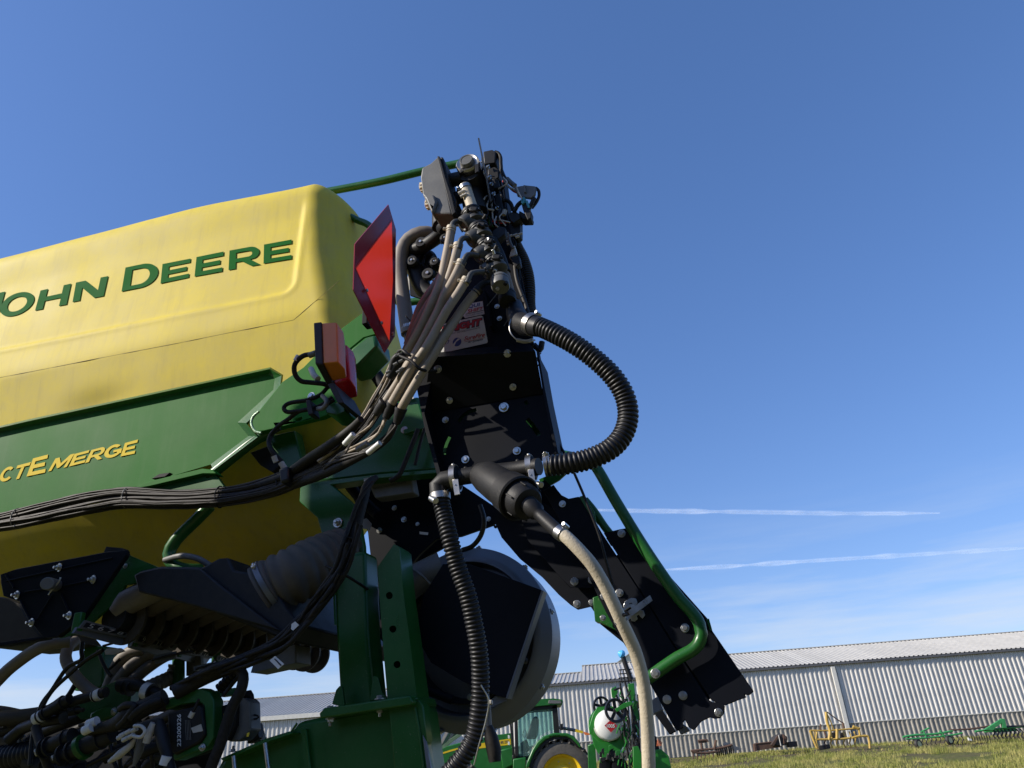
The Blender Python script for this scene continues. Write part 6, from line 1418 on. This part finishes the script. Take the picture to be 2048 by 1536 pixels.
def spoke_wheel(cx, cy, r_, Y):
    c = G(cx, cy, Y)-ao; R0 = r_*k1
    w_ = lathe('press_wheel', c, Vector((.25, -1, 0)), [(-.05, R0*.78), (-.06, R0*.95), (0, R0), (.06, R0*.95), (.05, R0*.78), (.0, R0*.74), (-.05, R0*.78)], RUBBER, AR, 36, closed_ends=False)
    cyl('hub', c+Vector((0, .04, 0)), c+Vector((0, -.08, 0)), R0*.2, BPLAS, w_)
    for k in range(5):
        an = k*2*math.pi/5+.4; box('spoke', c+Vector((math.cos(an)*R0*.48, 0, math.sin(an)*R0*.48)), (R0*.6, .03, R0*.28), BPLAS, w_, rot=Matrix.Rotation(-an, 3, 'Y'), bevel=.005)
spoke_wheel(1203, 1412, 19, AY+.3); spoke_wheel(1231, 1421, 23, AY-.5)
gpl('wheel_arm', [(1230, 1418), (1248, 1406), (1262, 1402), (1268, 1408), (1250, 1416), (1234, 1424)], AY-.62, .06, LG, AR, ao, .01)
gpl('tool_frame', [(1256, 1368), (1268, 1366), (1272, 1404), (1280, 1440), (1272, 1442), (1262, 1410)], AY-.3, .1, LG, AR, ao, .01)
gpl('tool_frame', [(1222, 1378), (1232, 1372), (1236, 1384), (1230, 1398), (1224, 1394)], AY, .06, LG, AR, ao, .01)
for i in range(4):
    gtb('lattice_bar', [(1240+i*6.5, 1338, AY), (1244+i*6.5, 1366, AY)], 1.0, BPLAS, AR, ao, 6); gtb('lattice_bar', [(1238, 1340+i*8, AY-.03), (1264, 1338+i*8, AY-.03)], 1.0, BPLAS, AR, ao, 6)
for q_ in ([(1250, 1364), (1262, 1410), (1268, 1480), (1272, 1560)], [(1240, 1366), (1246, 1400), (1258, 1440), (1262, 1500)], [(1258, 1366), (1272, 1420), (1276, 1500), (1282, 1560)], [(1232, 1390), (1250, 1430), (1262, 1470)], [(1246, 1450), (1252, 1490), (1262, 1530)], [(1228, 1380), (1240, 1376), (1248, 1400)]):
    gtb('hose', [(x, y, AY-.2) for x, y in q_], 2.2, BPLAS, AR, ao, 8)
gpl('upright', [(1262, 1400), (1276, 1404), (1284, 1540), (1270, 1560)], AY+.1, .2, BPLAS, AR, ao, .02)
gpl('upright', [(1176, 1490), (1190, 1486), (1196, 1560), (1178, 1560)], AY+.3, .2, BG, AR, ao, .02)
gpl('toolbar', [(1198, 1508), (1270, 1504), (1272, 1516), (1206, 1520)], AY-.1, .2, GPLAS, AR, ao, .02)
for x in (1214, 1240): 
    c = G(x, 1534, AY)-ao; lathe('coulter', c, Vector((.3, -1, 0)), [(-.03, 12*k1), (0, 17*k1), (.03, 12*k1), (.04, .001)], RUBBER, AR, 28)
gpl('row_tool', [(1266, 1494), (1276, 1492), (1284, 1510), (1282, 1560), (1268, 1560)], AY-.5, .15, LG, AR, ao, .01)
gpl('row_tool', [(1310, 1500), (1322, 1498), (1338, 1512), (1343, 1536), (1342, 1560), (1308, 1560)], AY-.2, .3, LG, AR, ao, .02)
gpl('row_tool', [(1300, 1470), (1312, 1472), (1320, 1500), (1316, 1540), (1302, 1540)], AY, .3, BPLAS, AR, ao, .02)
for k in range(5): gtb('orange_tie', [(1314+k*2, 1492, AY-.1), (1316+k*2, 1476+k*2, AY-.1)], .8, mat('orange_cord', (.6, .16, .06), .7) if k == 0 else MATS['orange_cord'], AR, ao, 6)
random.seed(2)
for k in range(26):
    x = random.uniform(1244, 1278); y = random.uniform(1370, 1500); gtb('fitting', [(x, y, AY-.3), (x+random.uniform(-6, 6), y+random.uniform(4, 14), AY-.3)], random.uniform(.8, 2.2), random.choice([LG, BPLAS, ZINC, BPLAS]), AR, ao, 6)
for k in range(40):
    x = random.uniform(1236, 1284); y = random.uniform(1380, 1530); x2 = x+random.uniform(-10, 10)
    gtb('hose', [(x, y, AY-.35), ((x+x2)/2+random.uniform(-5, 5), y+9, AY-.38), (x2, y+random.uniform(14, 30), AY-.35)], random.uniform(.7, 1.6), random.choice([BPLAS, BPLAS, BPLAS, LG, GPLAS]), AR, ao, 6)
for k in range(14):
    x = random.uniform(1196, 1262); y = random.uniform(1486, 1520); gpl('bracket', [(x, y), (x+random.uniform(4, 12), y-2), (x+random.uniform(4, 12), y+random.uniform(6, 16)), (x, y+random.uniform(6, 14))], AY-.25-random.uniform(0, .2), .06, random.choice([LG, BG, BPLAS, BPLAS]), AR, ao, .005)
gtb('level_sensor', [(1246, 1313, AY), (1252, 1332, AY), (1262, 1360, AY)], 5, BPLAS, AR, ao, 12)
c = G(1243, 1308, AY)-ao; lathe('blue_cap', c, Vector((-.9, -.2, .4)), [(-.09, 5*k1), (-.05, 8*k1), (.02, 8*k1), (.08, 5*k1), (.11, 2*k1)], BLUEC, AR, 20)

# folded harrow behind the tractor's nose
ho = Vector((G(900, 1500, 30).x, 30, gz(0, 30)))
HR = thing('folded_harrow', 'weathered grey green folded harrow leaning up behind the tractor nose', 'harrow', ho)
WOOD = mat('weathered_grey_steel', (.30, .27, .23), .7, var=.25, vscale=2); OG = mat('faded_green_paint', (.10, .17, .09), .6, var=.2)
for k in range(7):
    gpl('tine_bar', [(873+k*9, 1500-k*7), (879+k*9, 1498-k*7), (898+k*8, 1462-k*1.5), (892+k*8, 1462-k*1.5)], 30+k*.05, .08, WOOD if k % 2 == 0 else OG, HR, ho, .01)
gpl('cross_bar', [(868, 1506), (900, 1478), (934, 1456), (938, 1460), (904, 1484), (872, 1512)], 29.9, .1, OG, HR, ho, .01)
gpl('cross_bar', [(880, 1520), (925, 1480), (930, 1484), (890, 1540)], 29.9, .1, WOOD, HR, ho, .01)

# ====================================================================== OLD IMPLEMENTS ALONG THE SHED WALL
RUST = mat('rusty_steel', (.085, .045, .030), .8, var=.35, vscale=4, dust=.4, dustcol=(.2, .13, .09))
DARKST = mat('dark_worn_steel', (.03, .026, .024), .6, var=.3, vscale=5)
OY = mat('faded_yellow_paint', (.52, .34, .07), .55, var=.15, vscale=3, dust=.3, dustcol=(.45, .30, .12))
def impl(name, label, cat, cx, cy, Y, group=None):
    p = G(cx, cy, Y); o_ = Vector((p.x, Y, gz(p.x, Y))); return thing(name, label, cat, o_, 0, group), o_
IY = 47.5
D1, o1 = impl('disc_harrow', 'small rusty disc harrow standing in weeds by the shed wall', 'harrow', 1420, 1515, IY)
for q_ in ([(1382, 1502), (1400, 1500), (1440, 1496), (1464, 1490)], [(1384, 1504), (1410, 1506), (1440, 1502)], [(1396, 1482), (1414, 1480), (1416, 1484)]):
    gtb('frame_bar', [(x, y, IY) for x, y in q_], 2.2, RUST, D1, o1, 8)
gpl('seat_plate', [(1397, 1482), (1415, 1480), (1413, 1485), (1400, 1487)], IY, .3, RUST, D1, o1, .01)
for k in range(6): gtb('shank', [(1386+k*8, 1502, IY), (1387+k*8, 1519, IY)], 1.5, RUST, D1, o1, 6)
gtb('mast', [(1402, 1486, IY), (1404, 1500, IY)], 2, RUST, D1, o1, 6); gtb('mast', [(1432, 1480, IY), (1428, 1500, IY)], 2.5, RUST, D1, o1, 6)
for k in range(9):
    c = G(1433+k*4, 1503-k*.8, IY+.2)-o1; lathe('disc', c, Vector((1, -.35, 0)), [(0, 9.5*gsc(IY)), (.02, 9.5*gsc(IY)), (.06, 4*gsc(IY)), (.065, .001)], DARKST, D1, 20)
gpl('sheet_scrap', [(1444, 1488), (1452, 1484), (1485, 1498), (1470, 1502)], IY+.8, .02, GALV, D1, o1, 0)
B_, o1 = impl('scraper_blade', 'brown steel scraper blade lying on the weeds by the shed wall', 'blade', 1535, 1500, IY)
gpl('blade', [(1508, 1489), (1562, 1483), (1564, 1494), (1510, 1502)], IY, .12, RUST, B_, o1, .02)
gpl('end_rib', [(1508, 1488), (1512, 1488), (1514, 1502), (1510, 1503)], IY-.05, .3, RUST, B_, o1, .01); gtb('top_lip', [(1508, 1488, IY), (1562, 1482, IY)], 1.3, RUST, B_, o1, 6)
W_, o1 = impl('loader_bucket', 'dark tipped loader bucket resting beside the brown blade', 'bucket', 1570, 1495, IY)
gpl('bucket_shell', [(1542, 1490), (1554, 1472), (1566, 1467), (1576, 1474), (1574, 1490), (1556, 1493)], IY-.3, 1.0, DARKST, W_, o1, .08)
gpl('side_cheek', [(1542, 1490), (1555, 1471), (1559, 1471), (1548, 1492)], IY-.4, .1, RUST, W_, o1, .01); gtb('lever', [(1557, 1470, IY-.5), (1562, 1492, IY-.5)], .8, TRIMW, W_, o1, 6)
gpl('toothed_edge', [(1576, 1484), (1594, 1482), (1596, 1493), (1577, 1495)], IY, .4, DARKST, W_, o1, .03)
gpl('mount', [(1566, 1468), (1574, 1474), (1572, 1486), (1568, 1488)], IY-.4, .2, RUST, W_, o1, .02)

CY = 46.5
C1, o1 = impl('toolbar_cultivator', 'old yellow toolbar cultivator with a tall hitch mast against the shed wall', 'cultivator', 1680, 1500, CY)
def yb(px, r_=2.0, mt=None, Y=CY, par=None, oo=None): return gtb('frame_bar', [(x, y, Y) for x, y in px], r_, mt or OY, par or C1, oo or o1, 8)
yb([(1620, 1461), (1660, 1461), (1720, 1456)], 1.6, Y=CY+.6); yb([(1630, 1479), (1680, 1478), (1700, 1476)], 2.0); yb([(1704, 1476), (1720, 1472), (1736, 1472)], 2.2)
yb([(1620, 1461), (1626, 1478), (1634, 1496)], 2.4); yb([(1634, 1464), (1632, 1478), (1636, 1498)], 2.0); yb([(1652, 1424), (1654, 1444), (1660, 1462), (1658, 1480)], 3.0); yb([(1652, 1424), (1660, 1440), (1668, 1462)], 1.4)
yb([(1654, 1424), (1676, 1440), (1686, 1446)], 1.2, RUST); yb([(1686, 1446), (1688, 1456)], 2.5, RUST); yb([(1736, 1472), (1739, 1484), (1740, 1497)], 2.4); yb([(1641, 1448), (1641, 1460)], 1.6, RUST)
yb([(1674, 1458), (1674, 1478)], 3); yb([(1718, 1458), (1720, 1472)], 2); yb([(1706, 1453), (1716, 1457)], 3.0)
for x in (1648, 1660, 1672, 1686, 1698, 1708): gtb('shank', [(x, 1463, CY+.3), (x+4, 1474, CY+.2), (x+1, 1486, CY+.2), (x+5, 1496, CY+.2)], 1.5, random.choice([OY, RUST]), C1, o1, 6)
for x in (1666, 1686): gpl('gauge_plate', [(x-6, 1466), (x+5, 1464), (x+5, 1476), (x-5, 1478)], CY+.4, .1, DARKST, C1, o1, .01)
for k in range(3): yb([(1624+k*4, 1463), (1626+k*4, 1480)], 1.3)
gpl('foot', [(1636, 1492), (1660, 1488), (1662, 1497), (1638, 1501)], CY+.2, .4, DARKST, C1, o1, .05)
C2, o1 = impl('field_cultivator', 'green field cultivator with two small cream wheels, nearer the yellow toolbar', 'cultivator', 1865, 1490, 45.5)
def gb(px, r_=2.0, mt=LG, Y=45.5, nm='frame_bar'): return gtb(nm, [(x, y, Y) for x, y in px], r_, mt, C2, o1, 8)
OGR = mat('sun_faded_green', (.05, .30, .09), .45, var=.15)
gb([(1806, 1474), (1830, 1470), (1870, 1468), (1905, 1462)], 2, OGR); gb([(1812, 1478), (1850, 1476), (1905, 1470), (1925, 1466)], 1.6, OGR); gb([(1846, 1460), (1852, 1474)], 2, OGR); gb([(1842, 1464), (1858, 1456)], 1.5, OGR); gb([(1880, 1462), (1890, 1474)], 2.4, OGR); gb([(1900, 1460), (1940, 1458), (1980, 1452)], 1.6, RUST)
for x in range(1814, 1930, 9): gtb('spring_tine', [(x, 1472, 45.6), (x+5, 1478, 45.5), (x+2, 1486, 45.5), (x+6, 1490, 45.5)], 1.1, DARKST, C2, o1, 6)
for x, y in ((1837, 1488), (1899, 1480)):
    c = G(x, y, 45.3)-o1; lathe('wheel', c, Vector((.5, -1, 0)), [(-.08, 6*gsc(45)), (-.08, 8.5*gsc(45)), (.06, 8.5*gsc(45)), (.08, 6*gsc(45)), (.05, 5.5*gsc(45))], DARKST, C2, 24); lathe('wheel_rim', c, Vector((.5, -1, 0)), [(.03, 5.8*gsc(45)), (.07, 5.4*gsc(45)), (.05, 3*gsc(45)), (.07, .001)], mat('cream_rim', (.7, .65, .35), .5) if x < 1850 else MATS['cream_rim'], C2, 20)
C3, o1 = impl('field_cultivator', 'green field cultivator with a raised pointed hitch at the far right edge', 'cultivator', 2000, 1475, 45.0)
gtb('frame_bar', [(1950, 1463, 45.0), (1990, 1458, 45.0), (2060, 1452, 45.0)], 1.8, OGR, C3, o1, 8); gpl('hitch_frame', [(1968, 1460), (1985, 1449), (2004, 1437), (2010, 1438), (2014, 1456), (2006, 1456), (2004, 1446), (1990, 1456), (1988, 1460)], 44.8, .15, OGR, C3, o1, .01)
gpl('hitch_frame', [(1970, 1461), (2012, 1455), (2030, 1452), (2034, 1462), (2014, 1464), (1972, 1465)], 45.1, .2, OGR, C3, o1, .02)
for k in range(9): c = G(1938+k*5, 1476-k*.3, 45.2)-o1; lathe('disc', c, Vector((1, -.5, 0)), [(0, 8*gsc(45)), (.02, 8*gsc(45)), (.05, .001)], DARKST, C3, 18)
for x in range(1984, 2052, 8): gtb('spring_tine', [(x, 1458, 45.1), (x+6, 1464, 45.0), (x+3, 1472, 45.0), (x+7, 1477, 45.0)], 1.6, DARKST, C3, o1, 6)
gpl('white_sack', [(1936, 1475), (1943, 1478), (1945, 1482), (1938, 1481)], 45.0, .1, WHITE, C3, o1, .01)
gtb('drawbar', [(2010, 1454, 45.0), (2052, 1452, 45.0)], 2.2, DARKST, C3, o1, 8)

# unseen dark block behind the photographer, added to cut the sky fill
YS_ = thing('sky_blocker', 'unseen dark block behind the viewer, added to dim the sky light', 'shed', (2, -13, 0))
DKB = mat('sky_blocker_dark', (.035, .03, .025), .8, var=.2)
me = prism_mesh('wall', [Vector((-26, 0, -.1)), Vector((26, 0, -.1)), Vector((26, 0, 6.5)), Vector((-26, 0, 6.5))], Vector((0, -12, 0))); mkobj('wall', me, YS_, DKB)
me = prism_mesh('roof', [Vector((-26.5, .5, 6.4)), Vector((-26.5, -6, 9.5)), Vector((-26.5, -12.5, 6.4))], Vector((53, 0, 0))); mkobj('roof', me, YS_, DKB)
